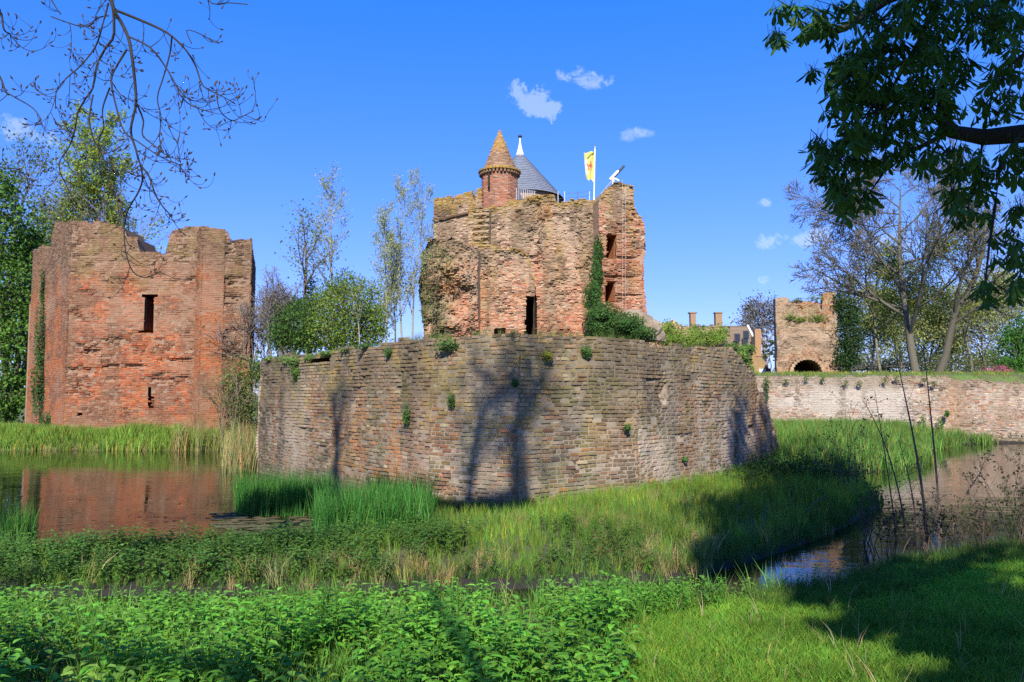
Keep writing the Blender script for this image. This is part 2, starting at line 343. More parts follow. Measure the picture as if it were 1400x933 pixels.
class Wall:
    """one flat run of masonry from A to B (left to right as seen from outside)"""
    def __init__(w, A, B, z0, top, holes=(), L=.235, H=.086, gap=.017, col=None, mortar=(.4, .36, .3), disp=None, jit=.006, missing=.012, batter=0., seed=0, rag=.08, erode=.05,
                 thick=.8, cell=.2, recess=.012, px=True, er_th=.74, inset=.006, hole_depth=None, mtop=False, reveal=(.34, .13, .06)):
        w.A = np.array(A, float); w.B = np.array(B, float); w.len = np.linalg.norm(w.B - w.A); w.T = (w.B - w.A) / w.len; w.Nn = np.array([w.T[1], -w.T[0]])
        if px: top = [PW(u, v, A, B) for u, v in top]; holes = [[PW(u, v, A, B) for u, v in h] for h in holes]
        top = sorted(top); w.ts = np.array([p[0] for p in top]); w.tz = np.array([p[1] for p in top]); w.holes = holes
        w.__dict__.update(z0=z0, L=L, H=H, gap=gap, col=col, mortar=mortar, dfn=disp, jit=jit, missing=missing, batter=batter, seed=seed, rag=rag, erode=erode, thick=thick, cell=cell, recess=recess, er_th=er_th, inset=inset, reveal=reveal)
        w.hd = hole_depth or thick - .06; w.mtop = mtop
    def disp(w, s, z): return w.dfn(s, z) if w.dfn else np.zeros(np.shape(s))
    def topz(w, s): return np.interp(s, w.ts, w.tz) + w.rag * (2 * vn(np.asarray(s) / .33, 0 * np.asarray(s), w.seed + 3) - 1)
    def xyz(w, V):
        s, z, d = V[..., 0], V[..., 1], V[..., 2]; d = d - w.batter * (z - w.z0)
        return np.stack([w.A[0] + w.T[0] * s + w.Nn[0] * d, w.A[1] + w.T[1] * s + w.Nn[1] * d, z], -1)
    def bricks(w):
        rng = np.random.default_rng(w.seed + 11); S0 = []; S1 = []; Z0 = []
        nrow = int((w.tz.max() + w.rag - w.z0) / w.H) + 1
        for i in range(nrow):
            n = int(w.len / (w.L * .55)) + 4; ln = np.where(rng.random(n) < (.25 if i % 2 else .45), w.L * .52, w.L) * (1 + .09 * rng.normal(size=n))
            e = np.concatenate([[-rng.random() * w.L], np.abs(ln)]).cumsum()
            a = np.clip(e[:-1], -.035, w.len + .035); b = np.clip(e[1:], -.035, w.len + .035); k = b - a > .06
            S0.append(a[k]); S1.append(b[k]); Z0.append(np.full(k.sum(), w.z0 + i * w.H))
        s0 = np.concatenate(S0); s1 = np.concatenate(S1); z0 = np.concatenate(Z0); sc = (s0 + s1) / 2
        wob = .035 * (fbm(sc * .45, z0 * .25, w.seed + 40, 2) - .5) * 2
        z0 = z0 + wob; z1 = z0 + w.H - w.gap * (1 + .5 * rng.random(len(z0))); zc = (z0 + z1) / 2
        g = w.gap * (1 + .6 * rng.random(len(s0))) / 2; a = s0 + g; b = s1 - g
        keep = (zc < w.topz(sc)) & (rng.random(len(sc)) > w.missing)
        for h in w.holes: keep &= ~in_poly(sc, zc, h)
        er = sst(w.er_th, w.er_th + .12, fbm(sc * 1.1, zc * 2.2, w.seed + 60, 4) * .75 + .25 * vn(sc * 4, zc * 9, w.seed + 8))
        d = w.disp(sc, zc) + w.jit * rng.normal(size=len(sc)) - w.erode * er * rng.random(len(sc))
        k = keep
        V = unit_brick(a[k], b[k], z0[k], z1[k], d[k], rng, w.inset, w.inset * .6)
        P = w.xyz(V); c = w.col(sc[k], zc[k], rng)
        c = c * (1 - .35 * er[k])[:, None]
        return dict(P=P, c=np.clip(c, .01, .9), a=a[k], b=b[k], z0=z0[k], z1=z1[k], d=d[k], sc=sc[k], zc=zc[k])
    def core(w, mb):
        n = max(2, int(w.len / w.cell)); m = max(2, int((w.tz.max() - w.z0) / w.cell)); s = np.linspace(0, w.len, n + 1); zz = np.linspace(w.z0, w.tz.max() + .2, m + 1)
        tp = w.topz(s) - .04; S, Zz = np.meshgrid(s, zz); raw = Zz.copy(); Zz = np.minimum(Zz, tp[None])
        er = sst(w.er_th, w.er_th + .12, fbm(S * 1.1, Zz * 2.2, w.seed + 60, 4) * .75 + .25 * vn(S * 4, Zz * 9, w.seed + 8))
        D = w.disp(S, Zz) - w.recess - .6 * w.erode * er; id_ = np.arange((n + 1) * (m + 1)).reshape(m + 1, n + 1)
        ok = ~((raw[:-1, :-1] >= tp[None, :-1]) & (raw[:-1, 1:] >= tp[None, 1:]))
        cs = (S[:-1, :-1] + S[1:, 1:]) / 2; cz = (Zz[:-1, :-1] + Zz[1:, 1:]) / 2
        for h in w.holes: ok &= ~in_poly(cs, cz, h)
        q = np.stack([id_[:-1, :-1], id_[:-1, 1:], id_[1:, 1:], id_[1:, :-1]], -1)[ok]
        rng = np.random.default_rng(w.seed + 5); cc = w.mort(cs[ok], cz[ok], rng)
        mb.add(w.xyz(np.stack([S, Zz, D], -1)).reshape(-1, 3), q, c=cc)
        # top, back and ends
        dt = w.disp(s, tp) - w.recess; ft = w.xyz(np.stack([s, tp, dt], -1)); bt = w.xyz(np.stack([s, tp - .02, np.full(n + 1, -w.thick)], -1)); bb = w.xyz(np.stack([s, np.full(n + 1, w.z0), np.full(n + 1, -w.thick)], -1))
        V = np.concatenate([ft, bt, bb]); i = np.arange(n); k = n + 1
        mt = w.mort(s[:-1], tp[:-1], rng); sm = (s[:-1] + s[1:]) / 2; bk_ = np.ones(n, bool)
        if w.hd > w.thick:                                                     # openings run on behind the wall: leave its back face open there
            for h in w.holes: hs = [p[0] for p in h]; bk_ &= ~((sm > min(hs) - w.cell) & (sm < max(hs) + w.cell))
        mb.add(V, np.concatenate([np.stack([i, i + 1, k + i + 1, k + i], 1), np.stack([k + i, k + i + 1, 2 * k + i + 1, 2 * k + i], 1)[bk_]]), c=np.concatenate([mt * .9, mt[bk_]]))
        for e, ss in ((0, 0.), (n, w.len)):
            col = np.stack([np.full(m + 1, ss), Zz[:, e], D[:, e]], 1); bk = col.copy(); bk[:, 2] = -w.thick
            V = w.xyz(np.concatenate([col, bk])); j = np.arange(m)
            mb.add(V, np.stack([j, j + 1, m + 2 + j, m + 1 + j], 1), c=w.mort(np.full(m, ss), Zz[:-1, e], rng))
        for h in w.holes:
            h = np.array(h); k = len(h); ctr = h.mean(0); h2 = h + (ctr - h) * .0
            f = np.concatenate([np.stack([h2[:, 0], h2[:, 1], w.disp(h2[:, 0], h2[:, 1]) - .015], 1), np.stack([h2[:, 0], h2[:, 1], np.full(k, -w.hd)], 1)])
            # the reveal in short steps so that it can be mottled
            st = max(2, int(w.hd / .12)); ts = np.linspace(0, 1, st + 1)
            G = f[None, :k] * (1 - ts)[:, None, None] + f[None, k:] * ts[:, None, None]; G = np.concatenate([G, G[:, :1]], 1)
            G[:, :, :2] += .02 * (rng.random(G[:, :, :2].shape) - .5); ii = np.arange(st * k)
            ids = np.arange((st + 1) * (k + 1)).reshape(st + 1, k + 1); q = np.stack([ids[:-1, :-1], ids[:-1, 1:], ids[1:, 1:], ids[1:, :-1]], -1).reshape(-1, 4)
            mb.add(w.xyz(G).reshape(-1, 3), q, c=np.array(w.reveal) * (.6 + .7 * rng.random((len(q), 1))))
            mb.add(w.xyz(np.concatenate([f[k:], [[*ctr, -w.hd]]])), None, [[i, (i + 1) % k, k] for i in range(k)], c=(.05, .035, .025))  # end cap coloured near-black: the opening's inner shade is in the colour
    def mort(w, s, z, rng):
        b = w.col(s, z, rng)
        if w.mtop: return np.clip(mixc(mixc(np.broadcast_to(np.asarray(w.mortar, float), (len(s), 3)), (.11, .09, .055), .55 * sst(1.5, 2.8, z + 1.2 * (fbm(s * .7, z, 19) - .5))), b, np.full(len(s), .25)) * (.75 + .45 * fbm(s * 2, z * 2, w.seed + 9)[:, None]), .01, .8)
        b = b; return np.clip(mixc(np.broadcast_to(np.asarray(w.mortar, float), (len(s), 3)), b, np.full(len(s), .3)) * (.8 + .35 * fbm(s * 2, z * 2, w.seed + 9)[:, None]), .01, .8)
def add_bricks(mb, B, sel=None):
    P = B['P'] if sel is None else B['P'][sel]; c = B['c'] if sel is None else B['c'][sel]
    n = len(P); q = (BOXQ[None] + (np.arange(n) * 12)[:, None, None]).reshape(-1, 4); mb.add(P.reshape(-1, 3), q, c=np.repeat(c, 9, 0))
def put_wall(part_name, walls, parent, m=None):
    m = m or M_FAR; mc = MB(); mbk = MB()
    for w in walls: w.core(mc); add_bricks(mbk, w.bricks())
    p = mc.build(part_name, m, parent); b = mbk.build('brickwork', m, p, kind='stuff')
    return p
def fix_sub(o): o.matrix_parent_inverse = Matrix.Identity(4)

def pick(rng, n, cols, wts):
    c = np.array(cols, float)[rng.choice(len(cols), n, p=np.array(wts) / sum(wts))]; return c * (1 + .16 * rng.normal(size=(n, 1))) * (1 + .05 * rng.normal(size=(n, 3)))

# ---- the bastion in the middle: 300 bricks of its own, the rest as one mass
def col_bastion(off, dark):
    def f(s, z, rng):
        x = s + off; n = len(s)
        c = pick(rng, n, [(.33, .205, .125), (.42, .21, .085), (.29, .25, .195), (.45, .38, .28), (.15, .11, .08), (.35, .165, .095), (.29, .21, .11)], [26, 9, 20, 20, 8, 10, 14])
        st = fbm(x * 1.6, z * .14, 71, 3)                                         # vertical water stains
        c = mixc(c, (.11, .09, .07), .8 * sst(.50, .60, st) * dark)
        c = mixc(c, (.20, .13, .085), .65 * sst(.56, .66, vn(x * 1.15, z * .05, 75)))
        c = mixc(c, (.50, .45, .37), .55 * sst(.60, .72, vn(x * .9 + 3, z * .12, 76)))
        c = mixc(c, (.42, .20, .075), .6 * sst(.57, .67, fbm(x * 1.3 + 40, z * .2, 73, 3)))
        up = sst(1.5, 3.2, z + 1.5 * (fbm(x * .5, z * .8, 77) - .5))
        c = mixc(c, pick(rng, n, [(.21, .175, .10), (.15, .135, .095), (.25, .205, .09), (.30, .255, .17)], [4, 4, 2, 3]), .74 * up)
        c = mixc(c, (.40, .29, .08), .7 * sst(.60, .74, fbm(x * 2.2, z * 2.2, 79)) * sst(.8, 2., z))
        c = mixc(c, (.55, .50, .46), .6 * sst(.60, .75, fbm(x * 1.1, z * .9, 83)) * (1 - up))
        c = mixc(c, (.13, .15, .05), .55 * sst(.60, .72, fbm(x * 1.9, z * 1.2, 89)))
        c = mixc(c, (.10, .085, .07), .6 * sst(.56, .68, fbm(x * .55, z * .6, 91)))
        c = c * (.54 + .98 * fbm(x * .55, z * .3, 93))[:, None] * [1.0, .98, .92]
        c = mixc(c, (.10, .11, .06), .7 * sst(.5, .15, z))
        return c
    return f
def disp_bast(seed, crack=None):
    def f(s, z):
        d = .10 * (fbm(np.asarray(s) * .5, np.asarray(z) * .6, seed) - .5) * 2 + .03 * (fbm(np.asarray(s) * 2, np.asarray(z) * 2.4, seed + 9) - .5) * 2
        if crack: 
            for (cs, cz, rs, rz, dep) in crack: d = d - dep * np.exp(-((s - cs) / rs) ** 2 - ((z - cz) / rz) ** 2)
        return d
    return f
bast = thing('bastion_wall', (.1, 15.8, 0), 'weathered brick bastion wall rising from the moat in front of the castle ruin', 'wall')
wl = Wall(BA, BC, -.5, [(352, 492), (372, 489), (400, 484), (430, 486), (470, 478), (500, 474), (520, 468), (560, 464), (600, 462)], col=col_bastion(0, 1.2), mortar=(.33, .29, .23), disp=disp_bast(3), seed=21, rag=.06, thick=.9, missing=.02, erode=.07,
          holes=[[(455, 539), (462, 539), (462, 546), (455, 546)], [(400, 497), (450, 491), (450, 494), (400, 500)]], hole_depth=.35, er_th=.60, mtop=True)
TOPR = [(560, 464), (586, 462), (620, 463), (650, 458), (700, 457), (740, 459), (790, 456), (850, 463), (900, 470), (950, 473), (985, 475), (1030, 482)]
kb = dict(mortar=(.47, .43, .36), rag=.05, thick=.9, missing=.02, erode=.06, er_th=.60, mtop=True, hole_depth=.4)
p2 = lambda u, v: PW(u, v, BC2, BC3); p3 = lambda u, v: PW(u, v, BC3, BD)
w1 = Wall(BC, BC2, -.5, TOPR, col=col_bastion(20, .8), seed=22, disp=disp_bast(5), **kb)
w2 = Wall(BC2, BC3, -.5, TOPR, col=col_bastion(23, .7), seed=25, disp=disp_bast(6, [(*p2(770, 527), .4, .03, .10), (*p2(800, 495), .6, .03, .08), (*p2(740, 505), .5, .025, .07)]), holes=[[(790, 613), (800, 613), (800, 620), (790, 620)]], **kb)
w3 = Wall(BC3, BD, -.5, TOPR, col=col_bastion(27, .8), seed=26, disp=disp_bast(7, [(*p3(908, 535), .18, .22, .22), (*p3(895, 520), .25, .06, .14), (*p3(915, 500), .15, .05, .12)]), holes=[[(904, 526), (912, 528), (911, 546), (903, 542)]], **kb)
def facet(u): return (BA, BC) if u < 588 else (BC, BC2) if u < 707 else (BC2, BC3) if u < 872 else (BC3, BD)
ws = Wall(BD, BE, -.5, [(998, 475), (1012, 484), (1022, 492), (1030, 505), (1036, 530), (1046, 552), (1055, 572), (1061, 592), (1066, 606)], col=col_bastion(31, 1.2), mortar=(.26, .22, .17), disp=disp_bast(8), seed=23, rag=.14, thick=1.4, missing=.05, erode=.15, er_th=.6)
we = Wall(BL, BA, -.5, [(345, 505), (352, 498), (366, 490)], col=col_bastion(50, .8), mortar=(.4, .34, .22), disp=disp_bast(9), seed=24, rag=.1, thick=.8)
mc = MB(); mbk = MB(); cand = []
for w_ in (wl, w1, w2, w3, ws, we):
    w_.core(mc); B_ = w_.bricks(); u, v, dd = proj(B_['P'][:, 8:].mean(1))
    c4 = [proj(B_['P'][:, k]) for k in (8, 9, 10, 11)]
    ar = .5 * abs(sum(c4[i][0] * c4[(i + 1) % 4][1] - c4[(i + 1) % 4][0] * c4[i][1] for i in range(4)))
    ar = ar * (u > 600) * (u < 990) * (v > 470) * (v < 690) * (w_ in (w1, w2, w3)); cand.append((w_, B_, ar))
thr = np.sort(np.concatenate([c[2] for c in cand]))[-300]
mc.build('wall', M_BRICK, bast)
rngb = np.random.default_rng(77); variants = []
for k in range(12):
    V = unit_brick(np.array([-.5]), np.array([.5]), np.array([-.5]), np.array([.5]), np.array([.5]), rngb, inset=.0, jit=.0, depth=1.0)[0]
    V[8:, 0] *= .955; V[8:, 1] *= .86; V[4:8, 2] = .40; V[8:] += rngb.normal(size=(4, 3)) * [.012, .04, .05]; V[4:8] += rngb.normal(size=(4, 3)) * [.008, .025, .02]
    b_ = MB(); b_.add(np.stack([V[:, 0], -V[:, 2], V[:, 1]], 1), BOXQ); variants.append(b_.mesh('brick', M_BRICKO))
cnt = 0
for w_, B_, ar in cand:
    sel = (ar >= thr) & (ar > 0)
    add_bricks(mbk, B_, ~sel)
    for i in np.where(sel)[0]:
        o = bpy.data.objects.new('brick', variants[cnt % 12]); COL.objects.link(o); cnt += 1
        dep = .08; p = w_.xyz(np.array([B_['sc'][i], B_['zc'][i], B_['d'][i] - dep / 2 + .004]))
        o.parent = bast; o.location = Vector(p) - bast.location; o.rotation_euler = (0, 0, math.atan2(w_.T[1], w_.T[0])); o.scale = (B_['b'][i] - B_['a'][i], dep, B_['z1'][i] - B_['z0'][i]); o.color = (*B_['c'][i], 1)
mbk.build('brickwork', M_BRICK, bast, kind='stuff')

# ---- the square tower at the left
TY = 37.0
def ux(u, Y): return (u - 700) / F * Y * math.cos(PITCH) ** 0 * 1.0
def pt(u, Y, v=540): p = PY(u, v, Y); return (p[0], p[1])
def col_tower(off=0, strip=0.):
    def f(s, z, rng):
        x = s + off; n = len(s)
        c = pick(rng, n, [(.50, .155, .05), (.41, .12, .05), (.56, .22, .075), (.25, .10, .055), (.46, .24, .13)], [32, 24, 18, 10, 10])
        if strip: c = mixc(c, (.55, .24, .09), np.full(n, .5 * strip))
        c = mixc(c, (.15, .085, .06), .65 * sst(.52, .66, fbm(x * .9, z * 1.6, 131)))
        c = mixc(c, (.30, .23, .17), .4 * sst(.58, .70, fbm(x * .5, z * .6, 133)))
        c = mixc(c, (.17, .12, .08), .6 * sst(.57, .68, vn(x * 1.3, z * .13, 135)))
        up = sst(7.2, 8.8, z + 2.4 * (fbm(x * .6, z * .5, 137) - .5))
        wt = sst(.46, .60, fbm(x * .8, z * .9, 139)) * sst(4.8, 6.6, z + .8 * (fbm(x, z, 7) - .5)) * sst(9.3, 8.2, z)
        c = mixc(c, (.50, .41, .33), .6 * wt)
        c = mixc(c, pick(rng, n, [(.25, .20, .14), (.17, .135, .10), (.33, .27, .19)], [4, 4, 2]), .9 * up)
        c = mixc(c, (.26, .24, .08), .55 * sst(.57, .70, fbm(x * 1.1, z * 1.1, 149)) * sst(6.5, 8, z))
        c = mixc(c, (.38, .27, .17), .6 * sst(1.6, .9, z + 1.2 * (fbm(x, z, 151) - .5)))
        c = mixc(c, (.42, .31, .23), .55 * sst(.60, .72, fbm(x * .7 + 9, z * 1.2, 157)))
        return c * [.88, .68, .60]
    return f
def disp_tower(s, z): return .08 * (fbm(np.asarray(s) * .6, np.asarray(z) * .7, 33) - .5) * 2 - .22 * sst(.60, .72, fbm(np.asarray(s) * .9, np.asarray(z) * 3.2, 35)) * np.exp(-((np.asarray(z) - 4.0) / 1.1) ** 2)
tower = thing('brick_tower', (*pt(190, TY), .6), 'square red brick ruined tower with a notched top across the moat', 'tower')
A = pt(87, TY); Bp = pt(269, TY); Cc = pt(62, 39.6); C2 = pt(50, 40.6); C3 = pt(37, 42.2); Bf = pt(270, TY - .55); Bg = pt(302, TY - .15); Br = pt(340, TY + .35); Bs = pt(346, TY + 7)
tw_common = dict(H=.085, L=.25, mortar=(.33, .24, .17), recess=.012, cell=.15, rag=.09)
put_wall('wall', [
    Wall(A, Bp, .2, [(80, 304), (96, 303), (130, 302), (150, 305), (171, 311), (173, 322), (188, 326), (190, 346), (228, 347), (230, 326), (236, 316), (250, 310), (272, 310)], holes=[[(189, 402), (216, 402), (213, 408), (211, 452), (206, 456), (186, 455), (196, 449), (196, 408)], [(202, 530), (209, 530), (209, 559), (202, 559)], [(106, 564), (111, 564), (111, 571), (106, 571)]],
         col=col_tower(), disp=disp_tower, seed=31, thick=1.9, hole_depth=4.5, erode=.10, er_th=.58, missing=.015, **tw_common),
    Wall(Bf, Bg, .2, [(268, 310), (285, 309), (300, 312), (315, 316)], col=col_tower(12, 1.), seed=33, thick=2.0, **tw_common),
    Wall(Bp, Bf, .2, [(262, 310), (280, 310)], col=col_tower(11, 1.), seed=34, thick=1.0, **tw_common) if False else Wall((Bp[0] - .25, Bp[1] + .1), Bf, .2, [(0, 10.2), (1, 10.2)], px=False, col=col_tower(11, 1.), seed=34, thick=1.0, **tw_common),
    Wall(Bg, Br, .2, [(300, 314), (312, 316), (314, 327), (342, 326)], col=col_tower(15), seed=35, thick=1.6, erode=.16, er_th=.5, missing=.04, **tw_common),
], tower)
put_wall('side_wall', [
    Wall(Cc, A, .2, [(60, 336), (68, 332), (74, 306), (90, 304)], col=col_tower(22, 1.), seed=36, thick=1.2, **tw_common),
    Wall(C2, Cc, .2, [(46, 345), (66, 338)], col=col_tower(26), seed=37, thick=1.2, **tw_common),
    Wall(C3, C2, .2, [(30, 348), (52, 340)], col=col_tower(28, 1.), seed=38, thick=1.2, **tw_common)], tower)
put_wall('far_side_wall', [Wall(Br, Bs, .2, [(0, 9.6), (8, 9.4)], px=False, col=col_tower(31), seed=39, thick=1.4, **tw_common)], tower)
bk = Wall(pt(338, TY + 8), pt(50, TY + 8), .4, [(0, 7.2), (9, 7.6), (12, 7.4)], px=False, col=col_tower(41), seed=40, thick=1.0, **tw_common); put_wall('back_wall', [bk], tower)

# ---- the castle ruin (keep)
KY = 45.0
def col_keep(off=0, zg=10.6, red=1.):
    def f(s, z, rng):
        x = s + off; n = len(s)
        c = pick(rng, n, [(.56, .275, .17), (.50, .20, .115), (.60, .37, .25), (.40, .21, .13), (.60, .48, .36), (.24, .14, .10)], [24, 16, 24, 9, 20, 8])
        up = sst(zg - 1.6, zg + 1., z + 2.4 * (fbm(x * .55, z * .5, 211) - .5))
        c = mixc(c, pick(rng, n, [(.44, .38, .29), (.35, .30, .22), (.54, .47, .38), (.26, .21, .15)], [4, 3, 4, 2]), .8 * up)
        c = mixc(c, (.55, .45, .33), .5 * sst(.56, .68, fbm(x * .9, z * .7, 213)))
        c = mixc(c, pick(rng, n, [(.56, .22, .12), (.50, .18, .10), (.62, .32, .21)], [3, 3, 2]), .7 * sst(.44, .58, fbm(x * .45, z * .5, 215)) * sst(zg + .2, zg - 1.8, z))
        c = mixc(c, (.38, .28, .07), .6 * sst(.54, .68, fbm(x * 1.5, z * .3, 217)) * sst(6., 8.5, z))
        c = mixc(c, (.46, .17, .06), .5 * sst(.62, .72, fbm(x * 1.1 + 5, z * 1.1, 219)))
        c = mixc(c, (.12, .09, .06), .7 * sst(.58, .70, fbm(x * 1.3, z * 1.1, 223)))
        c = mixc(c, (.16, .13, .08), .6 * sst(.55, .68, fbm(x * 1.7, z * .16, 227)))
        return c * [1.13, 1.05, 1.03]
    return f
def lichen(fn, ztop, wd=.7, amt=.85):
    def f(s, z, rng):
        c = fn(s, z, rng); t = ztop(s) if callable(ztop) else ztop
        return mixc(c, pick(rng, len(s), [(.44, .31, .05), (.36, .27, .07), (.47, .26, .04)], [3, 2, 2]), amt * sst(wd, 0, t - z + .5 * (fbm(s * 1.5, z * 1.5, 229) - .5)))
    return f
def lich_wall(amt=.85, wd=.7, **k):
    w_ = Wall(**k); w_.col = lichen(w_.col, lambda s: np.interp(s, w_.ts, w_.tz), wd, amt); return w_
def rough_disp(seed, a=.25, b=.12): return lambda s, z: a * (fbm(np.asarray(s) * .8, np.asarray(z) * .7, seed) - .5) * 2 + b * (fbm(np.asarray(s) * 2.6, np.asarray(z) * 2.6, seed + 4) - .5) * 2
keep = thing('castle_keep', (*pt(725, KY), 3.7), 'ruined brick castle keep with a pointed turret behind the bastion', 'castle')
kc = dict(H=.085, L=.24, mortar=(.36, .28, .20), recess=.03, cell=.16, rag=.12, missing=.06, erode=.2, er_th=.55, jit=.022, z0=3.0)
mA = pt(640, KY + .3); mB = pt(825, KY + .3)
put_wall('main_wall', [
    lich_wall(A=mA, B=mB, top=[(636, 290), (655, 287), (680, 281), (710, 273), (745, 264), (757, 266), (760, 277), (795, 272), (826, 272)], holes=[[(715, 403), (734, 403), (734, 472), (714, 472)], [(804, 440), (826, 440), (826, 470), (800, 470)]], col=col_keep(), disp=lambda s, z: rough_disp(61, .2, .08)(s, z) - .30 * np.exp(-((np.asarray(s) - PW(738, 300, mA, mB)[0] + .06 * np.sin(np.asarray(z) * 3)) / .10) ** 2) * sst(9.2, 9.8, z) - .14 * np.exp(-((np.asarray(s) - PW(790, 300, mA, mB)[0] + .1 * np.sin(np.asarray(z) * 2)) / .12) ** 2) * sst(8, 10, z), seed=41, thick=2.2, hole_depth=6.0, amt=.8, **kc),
], keep, M_FAR)
lA = pt(643, KY - .5); lB = pt(731, KY - .25)
put_wall('thickened_wall', [
    lich_wall(A=lA, B=lB, top=[(640, 330), (655, 333), (690, 338), (715, 343), (722, 352), (726, 365), (728, 380)], holes=[[(718, 405), (733, 405), (733, 470), (716, 470)], [(674, 451), (683, 446), (692, 450), (695, 470), (674, 470)]], col=col_keep(30, 9.3), disp=rough_disp(63, .2, .08), seed=42, thick=.75, hole_depth=6.0, reveal=(.13, .07, .05), amt=.8, wd=.35, **kc),  # reveal colour darkened to stand for the shade inside the doorway
], keep, M_FAR)
cA = pt(571, KY - .7); cB = pt(649, KY - 1.5)
def chunk_col(s, z, rng):
    c = col_keep(50, 9.9)(s, z, rng); c = mixc(c, pick(rng, len(s), [(.30, .22, .12), (.24, .20, .12), (.42, .33, .22)], [3, 3, 2]), .7 * sst(.42, .55, fbm(s * .8, z * .8, 231)))
    return mixc(c, (.11, .15, .05), .75 * sst(.50, .60, fbm(s * .9, z * .7, 233)) * sst(2.4, .6, s + .5 * (z - 8)))
def chunk_disp(s, z):
    s = np.asarray(s, float); z = np.asarray(z, float)
    return .7 * (fbm(s * .55, z * .5, 65) - .5) * 2 + .3 * (fbm(s * 1.9, z * 1.9, 67) - .5) * 2 - .9 * sst(6.4, 5.0, z) * sst(.8, 2.2, s) - .35 * (s - 1.6) ** 2 * .5 + .25 * sst(8.2, 8.8, z)
put_wall('broken_wall', [
    Wall(A=cA, B=cB, top=[(566, 345), (574, 340), (584, 331), (600, 326), (622, 328), (642, 334), (652, 336)], col=chunk_col, disp=chunk_disp, seed=43, thick=2.4, **{**kc, 'rag': .2, 'missing': .08, 'erode': .3, 'er_th': .5, 'jit': .03}),
    Wall(A=pt(642, KY - .6), B=pt(641, KY + .8), top=[(0, 10.4), (3, 10.6)], px=False, col=col_keep(58, 9.9), disp=rough_disp(68, .3, .2), seed=44, thick=.5, **{**kc, 'rag': .2}),
], keep, M_FAR)
# crenellated parapet wall at the left, set back
pA = pt(591, KY + 4); pB = pt(662, KY + 2.6)
pk = {**kc, 'rag': .03, 'missing': .01, 'erode': .05}
put_wall('parapet_wall', [lich_wall(A=pA, B=pB, top=[(591, 272), (617, 267.5), (617.6, 280), (620.6, 280), (621.2, 267), (646, 260.5), (646.6, 276), (650, 276), (650.6, 257), (664, 256)], col=col_keep(70, 9.6), seed=45, thick=.7, amt=.95, wd=1.3, **pk)], keep, M_FAR)
mm = MB()
for (ua, va, ub, vb) in ((591, 302, 662, 286),):                               # projecting string course under the parapet
    a = PY(ua, va, KY + 3.9); b = PY(ub, vb, KY + 2.5); c = (a + b) / 2; d = b - a
    mm.tube([a, b], .07, 4, (.20, .12, .08))
mm.build('string_course', M_FAR, keep)
put_wall('ruined_stair', [Wall(A=pt(647, KY + .2), B=pt(668, KY - .1), top=[(645, 290), (656, 284), (670, 282)], col=lambda s, z, r: mixc(col_keep(81)(s, z, r), (.30, .23, .06), .6 * (fbm(s * 2, z * 2, 3) > .45)), disp=lambda s, z: .3 * ((np.asarray(z) * 3.0) % 1.0) - .12, seed=46, thick=.3, **{**kc, 'z0': 9.6, 'jit': .03})], keep, M_FAR)
# stair tower at the right end
sA = pt(821, KY - .7); sB = pt(882, KY - .1)
def col_stair(s, z, rng):
    c = col_keep(90, 13.1)(s, z, rng); rd = sst(.40, .50, fbm(s * .9, z * .6, 241)) * sst(12.6, 10.8, z)
    return mixc(c, pick(rng, len(s), [(.46, .17, .09), (.40, .13, .07), (.52, .26, .15)], [3, 2, 2]), .75 * rd)
def disp_stair(s, z):
    z = np.asarray(z, float); d = rough_disp(71, .12, .05)(s, z)
    for zc in (10.12, 9.05, 8.0): d = d - .22 * np.exp(-((z - zc) / .07) ** 2)
    return d
put_wall('stair_tower_wall', [
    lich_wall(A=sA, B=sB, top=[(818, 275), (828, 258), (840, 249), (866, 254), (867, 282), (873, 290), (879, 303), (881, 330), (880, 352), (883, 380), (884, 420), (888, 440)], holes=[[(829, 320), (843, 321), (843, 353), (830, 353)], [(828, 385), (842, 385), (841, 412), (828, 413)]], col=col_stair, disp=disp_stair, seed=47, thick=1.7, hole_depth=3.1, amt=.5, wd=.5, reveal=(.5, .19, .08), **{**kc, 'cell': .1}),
    Wall(A=sB, B=(sB[0] + .3, sB[1] + 3.5), top=[(0, 12.2), (4, 12.6)], px=False, col=col_keep(99), disp=rough_disp(75), seed=48, thick=1.0, **kc),
    Wall(A=(sA[0] + .05, sA[1] + 1.2), B=(sA[0] + .04, sA[1] + .2), top=[(0, 12.6), (2, 12.6)], px=False, col=col_keep(103), seed=49, thick=.1, **kc)], keep, M_FAR)
put_wall('back_wall', [Wall(A=pt(878, KY + 7), B=pt(600, KY + 7), top=[(0, 11), (10, 12)], px=False, col=col_keep(120), seed=50, thick=1.0, **kc)], keep, M_FAR)
